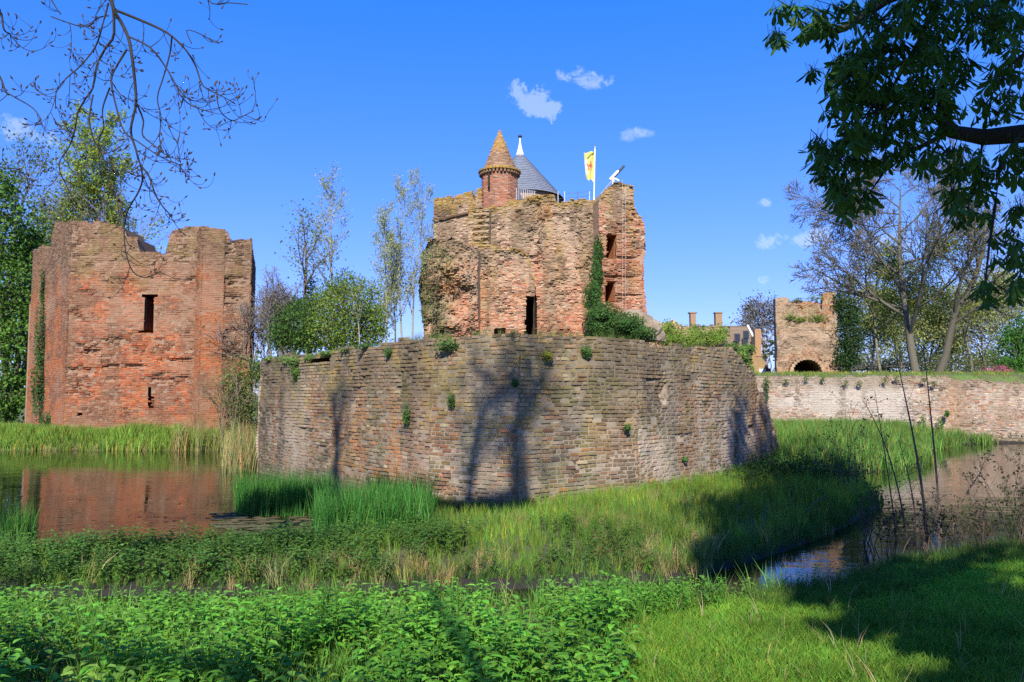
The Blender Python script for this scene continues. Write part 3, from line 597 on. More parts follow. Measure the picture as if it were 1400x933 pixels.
# turret: octagon of bricks, corbel ring and brick spire
def ring_bricks(mb, core, ctr, zs, rfun, colfn, L=.26, H=.1, sides=8, rot=.25, seed=0, proud=.03):
    rng = np.random.default_rng(seed); z = zs[0]; i = 0
    def rad(ph, r): a = (ph + rot) % (2 * math.pi / sides) - math.pi / sides; return r * math.cos(math.pi / sides) / np.cos(a)
    while z < zs[1] - .02:
        r = rfun(z); n = max(5, int(2 * math.pi * r / L)); ph = (np.arange(n) + .5 * (i % 2) + .1 * rng.random(n)) * 2 * math.pi / n
        r2 = rfun(z + H)
        for p in ph:
            d = .45 * 2 * math.pi / n; pr = proud * (.4 + rng.random()); V = []
            for (pp, zz, rr) in ((p - d, z, r), (p + d, z, r), (p + d, z + H * .86, r2), (p - d, z + H * .86, r2)):
                q = rad(pp, rr); V.append([ctr[0] + (q - .05) * math.cos(pp), ctr[1] + (q - .05) * math.sin(pp), zz])
            for (pp, zz, rr) in ((p - d, z, r), (p + d, z, r), (p + d, z + H * .86, r2), (p - d, z + H * .86, r2)):
                q = rad(pp, rr) + pr; V.append([ctr[0] + q * math.cos(pp), ctr[1] + q * math.sin(pp), zz])
            mb.add(V, [[0, 1, 5, 4], [1, 2, 6, 5], [2, 3, 7, 6], [3, 0, 4, 7], [4, 5, 6, 7]], c=colfn(p, z, rng))
        th = np.arange(33) * 2 * math.pi / 32
        V = [[ctr[0] + rad(t, rr) * math.cos(t), ctr[1] + rad(t, rr) * math.sin(t), zz] for zz, rr in ((z, r), (z + H, r2)) for t in th]
        core.add(V, [[k, k + 1, 34 + k, 33 + k] for k in range(32)], c=(.36, .25, .19)); z += H; i += 1
tc0 = PY(683, 260, KY + 2.6); tb = PY(683, 285, KY + 2.6)[2]; tm = PY(683, 240, KY + 2.6)[2]; ttop = PY(685, 178, KY + 2.6)[2]; rt = 25.5 / F * (KY + 2.6)
body, bcore, roof, rcore = MB(), MB(), MB(), MB()
def tcol(p, z, rng): return np.array([(.46, .20, .13), (.40, .16, .10), (.50, .29, .21), (.35, .2, .15)][rng.integers(4)]) * (.85 + .3 * rng.random())
def rcol(p, z, rng):
    c = np.array([(.34, .20, .13), (.28, .17, .11), (.40, .27, .18)][rng.integers(3)]) * (.85 + .3 * rng.random())
    t = (z - tm) / (ttop - tm); y = min(1, max(0, .15 + 1.0 * (t - .45) * 1.6 + .7 * (vn(p * 2.2, z * 1.2, 91) - .45)))
    if t < .12: y = max(y, .7)
    return c * (1 - y) + np.array((.50, .31, .04)) * y * (.8 + .4 * rng.random())
ring_bricks(body, bcore, tc0, (tb - .6, tm), lambda z: rt, tcol, seed=51)
ring_bricks(roof, rcore, tc0, (tm + .16, ttop), lambda z: max(.02, rt * 1.0 * (ttop + .05 - z) / (ttop - tm - .1)), rcol, seed=52, H=.11, proud=.035)
tp = bcore.build('turret', M_FAR, keep); b_ = body.build('brickwork', M_FAR, tp, kind='stuff'); fix_sub(b_)
rp = rcore.build('spire', M_FAR, keep); b_ = roof.build('brickwork', M_FAR, rp, kind='stuff'); fix_sub(b_)
corb = MB()
for k in range(34):
    p = k * 2 * math.pi / 34; r = rt + .03
    corb.box([tc0[0] + r * math.cos(p), tc0[1] + r * math.sin(p), tm + .02], (.20, .12, .16), p, (.26, .16, .10)); 
for k in range(40):
    p = (k + .5) * 2 * math.pi / 40; r = rt + .05
    corb.box([tc0[0] + r * math.cos(p), tc0[1] + r * math.sin(p), tm + .17], (.26, .17, .10), p, np.array((.40, .27, .06)) * (.7 + .5 * random.random()))
corb.build('corbel_ring', M_FAR, keep)
sl = MB(); a = PY(669, 262, KY + 2.6); sl.box((tc0[0] - .55 * rt - .02, tc0[1] - rt * .90, (PY(670, 242, KY + 2.6)[2] + PY(670, 264, KY + 2.6)[2]) / 2), (.11, .28, .85), 0, (.02, .015, .01)); sl.build('arrow_slit', M_FAR, keep)  # solid near-black box, its colour standing for shade in the slit

# slate roofed tower behind
stw = thing('slate_roofed_tower', (*pt(712, KY + 8), 3.7), 'round tower with a grey slate cone roof and white finial behind the turret', 'tower')
SY = KY + 7; ctr = PY(711, 240, SY); za = PY(711, 207, SY)[2]; zb = PY(711, 274, SY)[2]; rb = 60 / F * SY
m = MB(); n = 40; rows = 22
for i in range(rows):                                                          # slates laid in overlapping rings
    t0 = i / rows; t1 = (i + 1) / rows; z0_ = zb + (za - zb) * t0; z1_ = zb + (za - zb) * t1; r0 = rb * (1 - t0) + .03; r1 = rb * (1 - t1) + .012
    th = (np.arange(n + 1) + .5 * (i % 2)) * 2 * math.pi / n
    V = [[ctr[0] + r * math.cos(t), ctr[1] + r * math.sin(t), z] for z, r in ((z0_, r0), (z0_ + .008, r0 + .008), (z1_, r1)) for t in th]; k = n + 1
    m.add(V, [[j + a, j + 1 + a, j + 1 + k + a, j + k + a] for a in (0, k) for j in range(n)])
m.build('roof', M_SLATE, stw)
m = MB(); m.tube([[ctr[0], ctr[1], 4], [ctr[0], ctr[1], zb + .05]], rb * .93, 28, (.4, .3, .22)); m.build('wall', M_FAR, stw)
m = MB(); zt = PY(711, 189, SY)[2]; zz = np.linspace(za - .35, zt, 9); rr = .27 * (1 - np.linspace(0, 1, 9)) ** 1.7 + .035
m.tube([[ctr[0], ctr[1], z] for z in zz], rr, 12); m.build('finial', M_WHITE, stw, smooth=True)
m = MB(); m.tube([[ctr[0], ctr[1], zt + .0 + .22 * k / 6] for k in range(7)], [.03, .10, .14, .15, .14, .10, .03], 10); m.build('finial_ball', M_DARKM, stw, smooth=True)
# railing on the wall head, lamp boom, flag
rl = thing('roof_railing', tuple(PY(718, 270, KY + 1.5)), 'grey upright bar railing on the wall head beside the turret', 'railing')
for k in range(11):
    m = MB(); p = PY(706 + 2.5 * k, 274 - .5 * k, KY + 1.5); q = PY(706 + 2.5 * k, 257 + .5 * k, KY + 1.5); m.tube([p, q], .022, 4); m.build('bar', M_STEEL, rl)
m = MB(); m.tube([PY(705, 257, KY + 1.5), PY(733, 262, KY + 1.5)], .025, 4); m.build('top_rail', M_STEEL, rl)
rl2 = thing('wire_railing', tuple(PY(785, 272, KY + 1.2)), 'thin wire railing along the wall head left of the flag', 'railing')
for u in (763, 772, 790, 806):
    m = MB(); m.tube([PY(u, 279, KY + 1.2), PY(u, 262, KY + 1.2)], .025, 4); m.build('post', M_DARKM if u == 790 else M_STEEL, rl2)
for dv in (0, 6):
    m = MB(); m.tube([PY(762, 266 + dv, KY + 1.2), PY(790, 264 + dv, KY + 1.2), PY(812, 260 + dv, KY + 1.2)], .012, 3); m.build('rail', M_STEEL, rl2)
FY = KY + .9
fp = thing('flag_pole', tuple(PY(812, 280, FY)), 'slim white flag pole on the wall head', 'flag pole')
m = MB(); m.tube([PY(812, 282, FY), PY(813.4, 202, FY)], .035, 6); m.build('pole', M_WHITE, fp); m = MB(); m.tube([PY(813.4, 203, FY), PY(813.4, 201, FY)], .06, 6); m.build('pole_cap', M_STEEL, fp)
m = MB(); nu, nv = 14, 36; V = []; cq = []
for j in range(nv + 1):
    for i in range(nu + 1):
        a, b = i / nu, j / nv; wv = .16 * math.sin(a * 7 + b * 3) * (1 - .4 * a)
        ul = 798.2 + 8 * max(0, b - .35) + 1.3 * math.sin(b * 5); u_ = ul + (813 - ul) * a; v_ = 207.5 + 1.2 * (1 - a) + (250 - 5 * (1 - a)) * 0 + b * (41 - 5 * (1 - a)) + 2.2 * math.sin(a * 8) * b
        p = PY(u_, v_, FY); p[1] += wv; V.append(p)
for j in range(nv):
    for i in range(nu):
        a, b = (i + .5) / nu, (j + .5) / nv; c = (.84, .78, .22)
        if abs((b * 1.0) - (.30 - .27 * a)) < .035 and a > .25: c = (.16, .22, .05)
        if a < .28 and b > .25 and b < .8 and (j % 7) > 1: c = (.85, .85, .78)
        lx, ly = (a - .52) / .30, (b - .52) / .20                               # a small red rearing beast
        if (lx * .8) ** 2 + (ly) ** 2 < .16 or (abs(ly + .55) < .22 and abs(lx - .12) < .3) or (abs(ly - .62) < .3 and abs(lx + .35) < .14) or (abs(ly - .62) < .3 and abs(lx - .32) < .13) or (abs(lx + .7 - .3 * ly) < .12 and abs(ly) < .6) or (abs(ly + .1) < .12 and abs(lx - .55) < .3): c = (.70, .16, .10)
        cq.append(c)
m.add(V, [[j * (nu + 1) + i, j * (nu + 1) + i + 1, (j + 1) * (nu + 1) + i + 1, (j + 1) * (nu + 1) + i] for j in range(nv) for i in range(nu)], c=np.array(cq))
def cloth(t):
    c = nd(t, 'ShaderNodeAttribute', attribute_name='col').outputs['Color']
    return nd(t, 'ShaderNodeMixShader', {0: .4, 1: nd(t, 'ShaderNodeBsdfDiffuse', {'Color': c}).outputs[0], 2: nd(t, 'ShaderNodeBsdfTranslucent', {'Color': c}).outputs[0]}).outputs[0]
tag(m.build('flag', mat('flag_cloth', cloth), smooth=True), 'yellow and white flag with a red beast hanging from the pole', 'flag')
bm_ = thing('lamp_boom', tuple(PY(835, 252, FY)), 'slanting metal boom with a white bracket on the stair tower head', 'lamp')
m = MB(); m.tube([PY(821, 266, FY), PY(840, 243, FY)], .035, 5); m.build('stay', M_STEEL, bm_)
m = MB(); m.tube([PY(839, 243, FY), PY(853, 227.5, FY)], .07, 6); m.build('arm', M_DARKM, bm_)
m = MB(); m.tube([PY(834, 246, FY), PY(845, 234.5, FY)], .085, 6); m.build('bracket', M_WHITE, bm_)
m = MB(); m.tube([PY(838, 254, FY), PY(839, 243, FY)], .05, 5); m.tube([PY(838, 243, FY), PY(846, 247, FY)], .05, 5); m.build('foot', M_WHITE, bm_)
lc = thing('lightning_cable', tuple(PY(852, 330, KY - 1.0)), 'pale cable running down the face of the stair tower', 'cable')
m = MB(); m.tube([PY(851, v, KY - .98 - .02 * (i % 2)) for i, v in enumerate(range(246, 440, 16))], .011, 4); m.tube([PY(855, v, KY - .98) for v in range(252, 440, 16)], .011, 4); m.build('cable', M_STONE, lc)

# ---- curtain wall at the right, across the moat
def col_curt(s, z, rng):
    n = len(s); c = pick(rng, n, [(.46, .37, .30), (.52, .45, .39), (.38, .24, .17), (.34, .27, .22), (.42, .19, .10)], [26, 24, 16, 14, 8])
    c = mixc(c, (.62, .60, .57), .72 * sst(.42, .60, fbm(s * .5, z * .9, 301)) * sst(14.5, 13.5, s))
    c = mixc(c, (.44, .22, .10), .7 * np.exp(-((s - 16.2) / .5) ** 2))
    c = mixc(c, (.24, .19, .12), .7 * sst(2.5, 3.1, z + .5 * (fbm(s, z, 303) - .5)))
    c = mixc(c, (.27, .19, .13), .6 * sst(.50, .62, fbm(s * .9, z * .9, 307)) * sst(15.8, 17, s))
    c = mixc(c, (.14, .12, .08), .6 * sst(.62, .72, fbm(s * 1.8, z * .35, 309)))
    return mixc(c, (.13, .13, .06), .7 * sst(.55, .2, z))
curt = thing('curtain_wall', (18, 40, 0), 'long low pale brick moat wall with grass on top at the right', 'wall')
put_wall('wall', [Wall((6.0, 40.0), (22.2, 40.2), -.5, [(0, 3.35), (6.5, 3.35), (10, 3.3), (14, 3.35), (17, 3.25)], px=False, col=col_curt, mortar=(.46, .42, .37), disp=rough_disp(81, .06, .05), seed=61, rag=.06, thick=.9, missing=.03, erode=.1, er_th=.62)], curt)
put_wall('corner_wall', [Wall((22.12, 40.17), (44, 39.2), -.5, [(0, 3.2), (2, 3.1), (5, 2.85), (20, 2.8)], px=False, col=lambda s, z, r: col_curt(s + 16.2, z, r), mortar=(.40, .34, .28), disp=rough_disp(83, .08, .06), seed=62, rag=.1, thick=.9, missing=.03, erode=.1, er_th=.6)], curt)

# ---- the arched gate tower
GY = 56.0
gt = thing('gate_tower', (*pt(1105, GY), 3.9), 'small ruined brick gate tower with a dark round arch at the right', 'tower')
arch = [(1083, 520)] + [(1103 - 20 * math.cos(a), 510 - 18 * math.sin(a)) for a in np.linspace(.15, math.pi - .15, 12)] + [(1123, 520)]
gA = pt(1063, GY); gB = pt(1147, GY - .3)
def col_gate(s, z, rng):
    n = len(s); c = pick(rng, n, [(.48, .24, .10), (.44, .31, .19), (.52, .20, .07), (.28, .18, .11)], [26, 18, 18, 12])
    c = mixc(c, (.50, .42, .32), .7 * sst(.45, .6, fbm(s * .9, z * .7, 321))); c = mixc(c, (.50, .20, .07), .7 * sst(4.7, 4.2, z) * .8)
    c = mixc(c, (.42, .34, .26), .7 * np.exp(-((z - 5.9) / .7) ** 2)); c = mixc(c, (.20, .14, .09), .6 * sst(.52, .64, fbm(s * 1.6, z * 1.3, 325)))
    return mixc(c, (.26, .24, .08), .6 * sst(.55, .65, fbm(s * 1.2, z * 1.2, 323)) * sst(6.2, 7.4, z)) * [.86, .80, .76]
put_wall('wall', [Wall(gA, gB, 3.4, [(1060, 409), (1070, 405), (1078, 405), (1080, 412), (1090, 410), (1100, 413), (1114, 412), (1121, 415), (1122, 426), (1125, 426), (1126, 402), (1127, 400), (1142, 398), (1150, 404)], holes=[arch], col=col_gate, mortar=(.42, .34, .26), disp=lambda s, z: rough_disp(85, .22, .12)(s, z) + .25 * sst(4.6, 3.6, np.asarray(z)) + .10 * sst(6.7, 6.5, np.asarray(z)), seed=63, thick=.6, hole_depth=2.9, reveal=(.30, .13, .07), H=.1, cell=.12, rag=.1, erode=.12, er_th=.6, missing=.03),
                  Wall((gB[0] - .2, gB[1] + .3), (gB[0] + .6, gB[1] + 3.2), 3.4, [(0, 9.2), (3, 9.2)], px=False, col=col_gate, seed=64, thick=.5, H=.1),
                  Wall((gA[0] + 1.6, gA[1] + 3.2), (gA[0] + .25, gA[1] + .3), 3.4, [(0, 8.9), (4, 8.9)], px=False, col=col_gate, seed=65, thick=.5, H=.1)], gt)
m = MB()
for k in range(15):
    a = math.pi * (k + .5) / 15; p = PY(1103 - 22 * math.cos(a), 510 - 20 * math.sin(a), GY - .38); m.box(p, (.22, .3, .2), 0, np.array((.48, .34, .22)) * (.7 + .5 * random.random()))
m.build('arch_ring', M_FAR, gt)

# ---- low ivy-grown ruin, mound and the house beyond
low = thing('low_ruin_wall', (*pt(940, 50), 3.7), 'low crumbling wall under creeper right of the keep', 'wall')
put_wall('wall', [Wall(pt(888, 50), pt(1000, 51), 3.2, [(885, 442), (905, 440), (925, 438), (936, 446), (960, 446), (985, 445), (1002, 450)], col=col_keep(150, 7), disp=rough_disp(87, .2, .1), seed=66, thick=.8, H=.1, rag=.15, erode=.2, er_th=.55, missing=.05)], low)
rub = thing('rubble_mound', (*pt(880, KY - 1.5), 3.6), 'rounded grey lump of fallen masonry at the foot of the stair tower', 'rubble')
m = MB(); cm = PY(872, 452, KY - 1.0); nn = 18
V = []; 
for j in range(nn + 1):
    for i in range(nn * 2):
        th = i * math.pi / nn; ph = j / nn * math.pi / 2; d = np.array([math.cos(th) * math.cos(ph), math.sin(th) * math.cos(ph), math.sin(ph)])
        r = 1 + .35 * (float(fbm(d[0] * 2 + 5, d[1] * 2 + d[2] * 1.7, 91)) - .5) * 2; V.append(cm + d * r * np.array([1.5, 1.2, 1.75]) + np.array([0, 0, -.6]))
m.add(V, [[j * nn * 2 + i, j * nn * 2 + (i + 1) % (nn * 2), (j + 1) * nn * 2 + (i + 1) % (nn * 2), (j + 1) * nn * 2 + i] for j in range(nn) for i in range(nn * 2)], c=(.34, .28, .22))
m.build('lump', M_FAR, rub)
HY = 72.0
def quad(mb, pts, c=(1, 1, 1)): mb.add(pts, [[0, 1, 2, 3]], c=c)
house = thing('gabled_house', (*pt(1010, HY), 3.9), 'grey rendered house with two chimneys beyond the low ruin', 'house')
xa, xb = pt(925, HY)[0], pt(1034, HY)[0]; y0, y1 = HY, HY + 6; ze = PY(1030, 474, HY)[2]; zr = PY(1025, 443, HY)[2]; zg = 3.4
gy0 = HY; 
m = MB(); m.box(((xa + xb) / 2, HY + 3, (zg + ze) / 2), (xb - xa, 6, ze - zg), 0, (.27, .235, .18)); m.add([[xb, HY, ze], [xb, HY + 6, ze], [xb, HY + 3, zr], [xa, HY, ze], [xa, HY + 6, ze], [xa, HY + 3, zr]], None, [[0, 1, 2], [3, 5, 4]], c=(.27, .235, .18)); m.build('wall', M_FAR, house)
rf = MB(); rows = 14
for sgn in (0, 1):
    for i in range(rows):
        t0, t1 = i / rows, (i + 1) / rows + .02; ya = lambda t: (HY - .25 + t * 3.25) if sgn == 0 else (HY + 6.25 - t * 3.25)
        z_ = lambda t: ze - .2 + (zr - ze + .2) * t
        quad(rf, [[xa - .2, ya(t0), z_(t0) + .07], [xb + .2, ya(t0), z_(t0) + .07], [xb + .2, ya(t1), z_(t1) + .02], [xa - .2, ya(t1), z_(t1) + .02]], np.array((.25, .20, .15)) * (.85 + .3 * random.random()))
        quad(rf, [[xa - .2, ya(t0), z_(t0) - .02], [xb + .2, ya(t0), z_(t0) - .02], [xb + .2, ya(t0), z_(t0) + .07], [xa - .2, ya(t0), z_(t0) + .07]], (.16, .12, .1))
r_ = rf.build('roof', M_FAR, house)
for u in (947, 982):
    m = MB(); p = PY(u, 446, HY + 3); h = PY(u, 429, HY + 3)[2] - p[2]; m.box((p[0], p[1], p[2] + h / 2 - .3), (.62 if u > 960 else .5, .62, h + .6), 0, (.38, .25, .16)); m.box((p[0], p[1], p[2] + h + .06), (.74, .74, .12), 0, (.30, .22, .16)); m.build('chimney', M_FAR, house)
m = MB(); m.tube([[xb + .24, HY + 3, zr + .1], [xb + .24, HY - .3, ze - .12]], .10, 4); m.build('barge_board', M_WHITE, house)
for u, v in ((1008, 462), (1020, 458), (1019, 468), (1031, 466)):
    m = MB(); p = PY(u, v, HY - .02); m.box(p, (.5, .14, .75)); f_ = m.build('window_frame', M_DARKM, house); m = MB(); m.box(p + np.array([0, -.05, 0]), (.38, .1, .62)); g_ = m.build('pane', M_PANE, f_); fix_sub(g_)
shed = thing('tan_roofed_outbuilding', (*pt(1042, HY - 8), 3.8), 'small white walled outbuilding under a steep tan roof beside the gate tower', 'house')
OY = HY - 8; pa = PY(1034, 474, OY); pb = PY(1056, 512, OY); za_ = pa[2]; zb_ = pb[2]
m = MB(); m.add([[pa[0] - .1, OY, za_], [pb[0], OY, zb_], [pb[0], OY + 5, zb_], [pa[0] - .1, OY + 5, za_], [pa[0] - .8, OY, zb_], [pa[0] - .8, OY + 5, zb_]], [[0, 1, 2, 3], [0, 3, 5, 4]], [[0, 4, 1], [3, 2, 5]], c=(.36, .25, .12)); m.build('roof', M_FAR, shed)
m = MB(); m.box(((pa[0] + pb[0]) / 2 - .2, OY - .1, 4.0), (.6, .3, .9)); m.build('wall', M_WHITE, shed)
m = MB(); m.box(((pa[0] + pb[0]) / 2 + .15, OY - .42, 4.1), (.36, .06, .8)); m.build('door', M_DARKM, shed)
m = MB(); m.box((pa[0] + .15, OY + .2, za_ + .3), (.5, .5, 2.2), 0, (.45, .27, .15)); m.build('chimney', M_FAR, shed)

exec_veg = True
# ------------------------------------------------------------------ vegetation
def grow(mb, rng, p, d, L, r, lev, P, tips, col):
    """one limb and, recursively, its side branches; tips collects twig points"""
    n = max(3, int(4 + 3 * (lev == 0))); pts = [np.array(p, float)]; dd = np.array(d, float); dd /= np.linalg.norm(dd)
    for i in range(n):
        dd = dd + rng.normal(size=3) * P['wig'] + np.array([0, 0, P['up'][min(lev, len(P['up']) - 1)]]); dd /= np.linalg.norm(dd); pts.append(pts[-1] + dd * L / n)
    pts = np.array(pts); rad = r * np.linspace(1, P['taper'][min(lev, len(P['taper']) - 1)], n + 1)
    mb.tube(pts, np.maximum(rad, P['rmin']), 7 if lev == 0 else (4 if lev == 1 else 3), col)
    if lev >= P['lev']:
        for f in np.linspace(.25, 1, P.get('tipn', 4)):
            i = min(n - 1, int(f * n)); tips.append(pts[i] + (pts[i + 1] - pts[i]) * (f * n - i))
        return
    k = P['n'][lev]
    for j in range(k):
        f = P['start'][min(lev, len(P['start']) - 1)] + (1 - P['start'][min(lev, len(P['start']) - 1)]) * (j + rng.random()) / k; i = min(n - 1, int(f * n)); q = pts[i] + (pts[i + 1] - pts[i]) * (f * n - i)
        ax = (pts[i + 1] - pts[i]); ax /= np.linalg.norm(ax); s = np.cross(ax, rng.normal(size=3)); s /= np.linalg.norm(s) + 1e-9
        an = R(P['ang'][min(lev, len(P['ang']) - 1)]) * (.75 + .5 * rng.random()); nd_ = ax * math.cos(an) + s * math.sin(an)
        grow(mb, rng, q, nd_, L * P['ratio'][min(lev, len(P['ratio']) - 1)] * (1.15 - .65 * f) * (.8 + .4 * rng.random()), max(P['rmin'], rad[i] * .55), lev + 1, P, tips, col)
BARE = dict(lev=3, n=[11, 7, 6], start=[.3, .2, .15], ang=[48, 45, 42], ratio=[.62, .55, .5], up=[.0, .06, .05], taper=[.35, .3, .4], wig=.13, rmin=.012)
POPL = dict(lev=2, n=[26, 6], start=[.18, .2], ang=[32, 38], ratio=[.28, .5], up=[.03, .16, .05], taper=[.15, .3], wig=.05, rmin=.012, tipn=5)
SHRB = dict(lev=3, n=[7, 6, 5], start=[.1, .15, .2], ang=[30, 38, 40], ratio=[.8, .55, .5], up=[.05, .05, .03], taper=[.3, .3, .4], wig=.12, rmin=.01)
def palette(rng, n, base, var=.28, hue=.12):
    c = np.array(base)[None] * (1 + var * rng.normal(size=(n, 1)).clip(-1.8, 1.8)); c[:, 0] *= 1 + hue * rng.normal(size=n); return np.clip(c, .004, .6)
def tree(name, u, v, Y, vtop, P, label, cat, seed, r=.2, leafc=None, leafn=0, leafs=.1, spread=.3, lean=(0, 0), barkc=(.16, .13, .10), group=None, mat_=None, trunk_name='trunk', stems=1, stemsp=.3):
    rng = np.random.default_rng(seed); b = PY(u, v, Y); h = PY(u, vtop, Y)[2] - b[2]
    t = thing(name, tuple(b), label, cat, group); m = MB(); tips = []
    for k in range(stems):
        o = np.array([rng.normal() * stemsp, rng.normal() * stemsp, 0]) if stems > 1 else np.zeros(3)
        grow(m, rng, b + o + [0, 0, -.3], (lean[0] + (.6 * o[0] / h), lean[1], 1), (h + .3) * (1 if k == 0 else .65 + .3 * rng.random()), r, 0, P, tips, barkc)
    m.build(trunk_name, M_BARK, t, smooth=True)
    if leafc is not None and tips:
        tp_ = np.array(tips); q = tp_[rng.integers(len(tp_), size=leafn)] + rng.normal(size=(leafn, 3)) * spread
        l = MB(); l.leaves(q, leafs, rng, palette(rng, leafn, leafc)); l.build('crown', mat_ or M_LEAF, t)
    return t
def bushy(name, blobs, label, cat, seed, n, size, base, trunkat=None, group=None, r=.1, barkc=(.12, .1, .08), mat_=None, shell=.35):
    """a leafy mass made of leaf clumps over ellipsoids (u, v, Y, ru_px, rv_px)"""
    rng = np.random.default_rng(seed); ctrs = [(PY(u, v, Y), ru / F * Y, rv / F * Y) for u, v, Y, ru, rv in blobs]
    bz = trunkat if trunkat is not None else ctrs[0][0] - [0, 0, ctrs[0][2]]
    t = thing(name, tuple(bz), label, cat, group); m = MB(); l = MB(); wts = np.array([a * b for _, a, b in ctrs]); wts /= wts.sum()
    for (c, a, b), wt in zip(ctrs, wts):
        mid = (np.array(bz) + c) / 2 + rng.normal(size=3) * .15; m.tube([np.array(bz) - [0, 0, .2], mid, c], [r, r * .7, r * .3], 5, barkc)
        k = max(6, int(n * wt / 22)); d = rng.normal(size=(k, 3)); d /= np.linalg.norm(d, axis=1)[:, None]; rr = (shell + (1 - shell) * rng.random(k) ** .5)
        lump = .72 + .5 * vn(d[:, 0] * 2.2 + seed, d[:, 1] * 2.2 + d[:, 2] * 2.7, seed)
        cl_ = c + d * (rr * lump)[:, None] * np.array([a, a * .85, b])
        for e in cl_[::3]: m.tube([c, (c + e) / 2 + rng.normal(size=3) * .08, e], [r * .25, r * .15, .01], 3, barkc)
        tone = (.65 + .7 * rng.random(k)); sel = rng.integers(k, size=int(n * wt)); cs = .17 * math.sqrt(a * b) + .06
        q = cl_[sel] + rng.normal(size=(len(sel), 3)) * cs * [1, 1, .7]
        l.leaves(q, size, rng, palette(rng, len(sel), base) * tone[sel][:, None], out=d[sel] * .5)
    m.build('trunk', M_BARK, t, smooth=True); l.build('crown', mat_ or M_LEAF, t); return t

# trees at the far left, behind the tower
bushy('leafy_tree', [(8, 400, 48, 48, 70), (-10, 310, 48, 45, 60), (25, 480, 47, 30, 60), (10, 540, 46, 35, 40), (40, 350, 50, 30, 40), (55, 400, 52, 30, 50), (-20, 250, 49, 40, 30)], 'tall dark green leafy tree at the left end behind the brick tower', 'tree', 501, 15000, .26, (.075, .155, .025), trunkat=PY(14, 578, 47), r=.25)
bushy('spring_tree', [(78, 300, 62, 34, 45), (60, 330, 60, 25, 50), (100, 275, 62, 28, 30)], 'rounded fresh yellow green tree peeping over the tower left corner', 'tree', 502, 5000, .22, (.16, .23, .035), trunkat=PY(80, 560, 62), r=.18, shell=.1)
for i, (u, vt, lab, n_, c_) in enumerate([(130, 203, 'tallest pale green poplar rising behind the brick tower', 14000, (.25, .32, .05)), (165, 248, 'second pale green poplar standing right of the tallest one', 5000, (.23, .30, .05)), (108, 246, 'shorter yellow green poplar standing left of the tallest one', 5000, (.23, .30, .05))]):
    tree('poplar_tree', u, 575, 62 + i, vt, POPL, lab, 'tree', 510 + i, .22, c_, n_, .2, .2, group='poplars behind the brick tower')
tree('bare_tree', 205, 570, 60, 262, BARE, 'thin almost bare tree showing through the notch of the tower', 'tree', 515, .12, (.12, .15, .05), 1200, .16, .3, barkc=(.22, .18, .18))
tree('grey_willow', 0, 570, 55, 235, POPL, 'grey green willow at the left edge behind the leafy tree', 'tree', 516, .2, (.12, .16, .08), 4000, .2, .5)
rngt = np.random.default_rng(9)
# group between the tower and the keep
tree('bare_shrub', 388, 478, 36, 402, {**SHRB, 'n': [7, 6, 5]}, 'greyish bare shrub between the brick tower and the bushes', 'shrub', 521, .05, (.15, .13, .09), 1600, .07, .15, barkc=(.19, .16, .15), mat_=M_DULL, stems=5, stemsp=.4)
bushy('round_evergreen', [(398, 445, 33, 28, 30), (385, 462, 33, 22, 22), (408, 425, 34, 16, 22), (415, 466, 33, 26, 18)], 'dark rounded evergreen bush just above the bastion left end', 'bush', 522, 6000, .1, (.06, .125, .025), trunkat=PY(400, 490, 33), r=.08)
t_ = tree('ivy_clad_tree', 424, 485, 37, 335, {**BARE, 'lev': 2, 'n': [8, 5], 'start': [.55, .2]}, 'slim tree with an ivy covered trunk among the bushes', 'tree', 523, .13, (.13, .17, .05), 700, .12, .3)
m = MB(); k = 1500; f_ = rngt.random(k); p_ = PY(424, 485, 37)[None] + np.stack([np.zeros(k), np.zeros(k), f_ * 3.6], 1) + rngt.normal(size=(k, 3)) * [.17, .17, .1]; m.leaves(p_, .11, rngt, palette(rngt, k, (.03, .07, .018))); m.build('trunk_ivy', M_LEAF, t_)
tree('silver_birch', 462, 480, 38, 262, {**POPL, 'n': [16, 5], 'start': [.35, .2], 'ratio': [.3, .5], 'up': [.02, .08, .0]}, 'leaning thin birch with sparse pale leaves above the bushes', 'tree', 524, .07, (.28, .31, .12), 2200, .09, .12, lean=(-.13, 0), barkc=(.30, .28, .25))
bushy('large_bush', [(470, 425, 34, 42, 42), (490, 450, 34, 38, 34), (445, 455, 33, 32, 30), (470, 395, 35, 26, 24), (505, 420, 35, 20, 34), (432, 430, 35, 22, 30), (425, 462, 33.5, 26, 18), (515, 450, 34.5, 16, 26), (448, 402, 36, 18, 22)], 'large fresh green bush left of the castle keep', 'bush', 525, 17000, .1, (.135, .20, .034), trunkat=PY(470, 485, 34), r=.1)
tree('young_sapling', 492, 470, 33, 395, {**POPL, 'n': [10, 4], 'start': [.4, .2]}, 'pale stemmed young tree in front of the large green bush', 'tree', 526, .035, (.16, .22, .05), 500, .09, .15, barkc=(.34, .32, .26))
for i, (u, vt, lab) in enumerate([(528, 300, 'leftmost slim poplar of the row left of the keep'), (551, 243, 'tallest slim poplar of the row left of the keep'), (563, 268, 'slim poplar nearest the broken keep wall'), (540, 330, 'short slim poplar in the middle of the row'), (519, 345, 'short slender poplar beside the large green bush')]):
    tree('slim_poplar', u, 478, 42 + .7 * i, vt, {**POPL, 'n': [22, 5], 'start': [.2, .2], 'ratio': [.24, .5]}, lab, 'tree', 530 + i, .06, (.26, .30, .12), 2600, .09, .10, barkc=(.34, .33, .26), group='slim poplars left of the keep')
tree('thorn_thicket', 365, 500, 38, 420, {**SHRB, 'n': [9, 7, 5]}, 'grey twiggy thicket where the tower meets the bastion', 'shrub', 540, .04, (.12, .14, .06), 1500, .09, .2, barkc=(.22, .19, .17), stems=6, stemsp=.6)
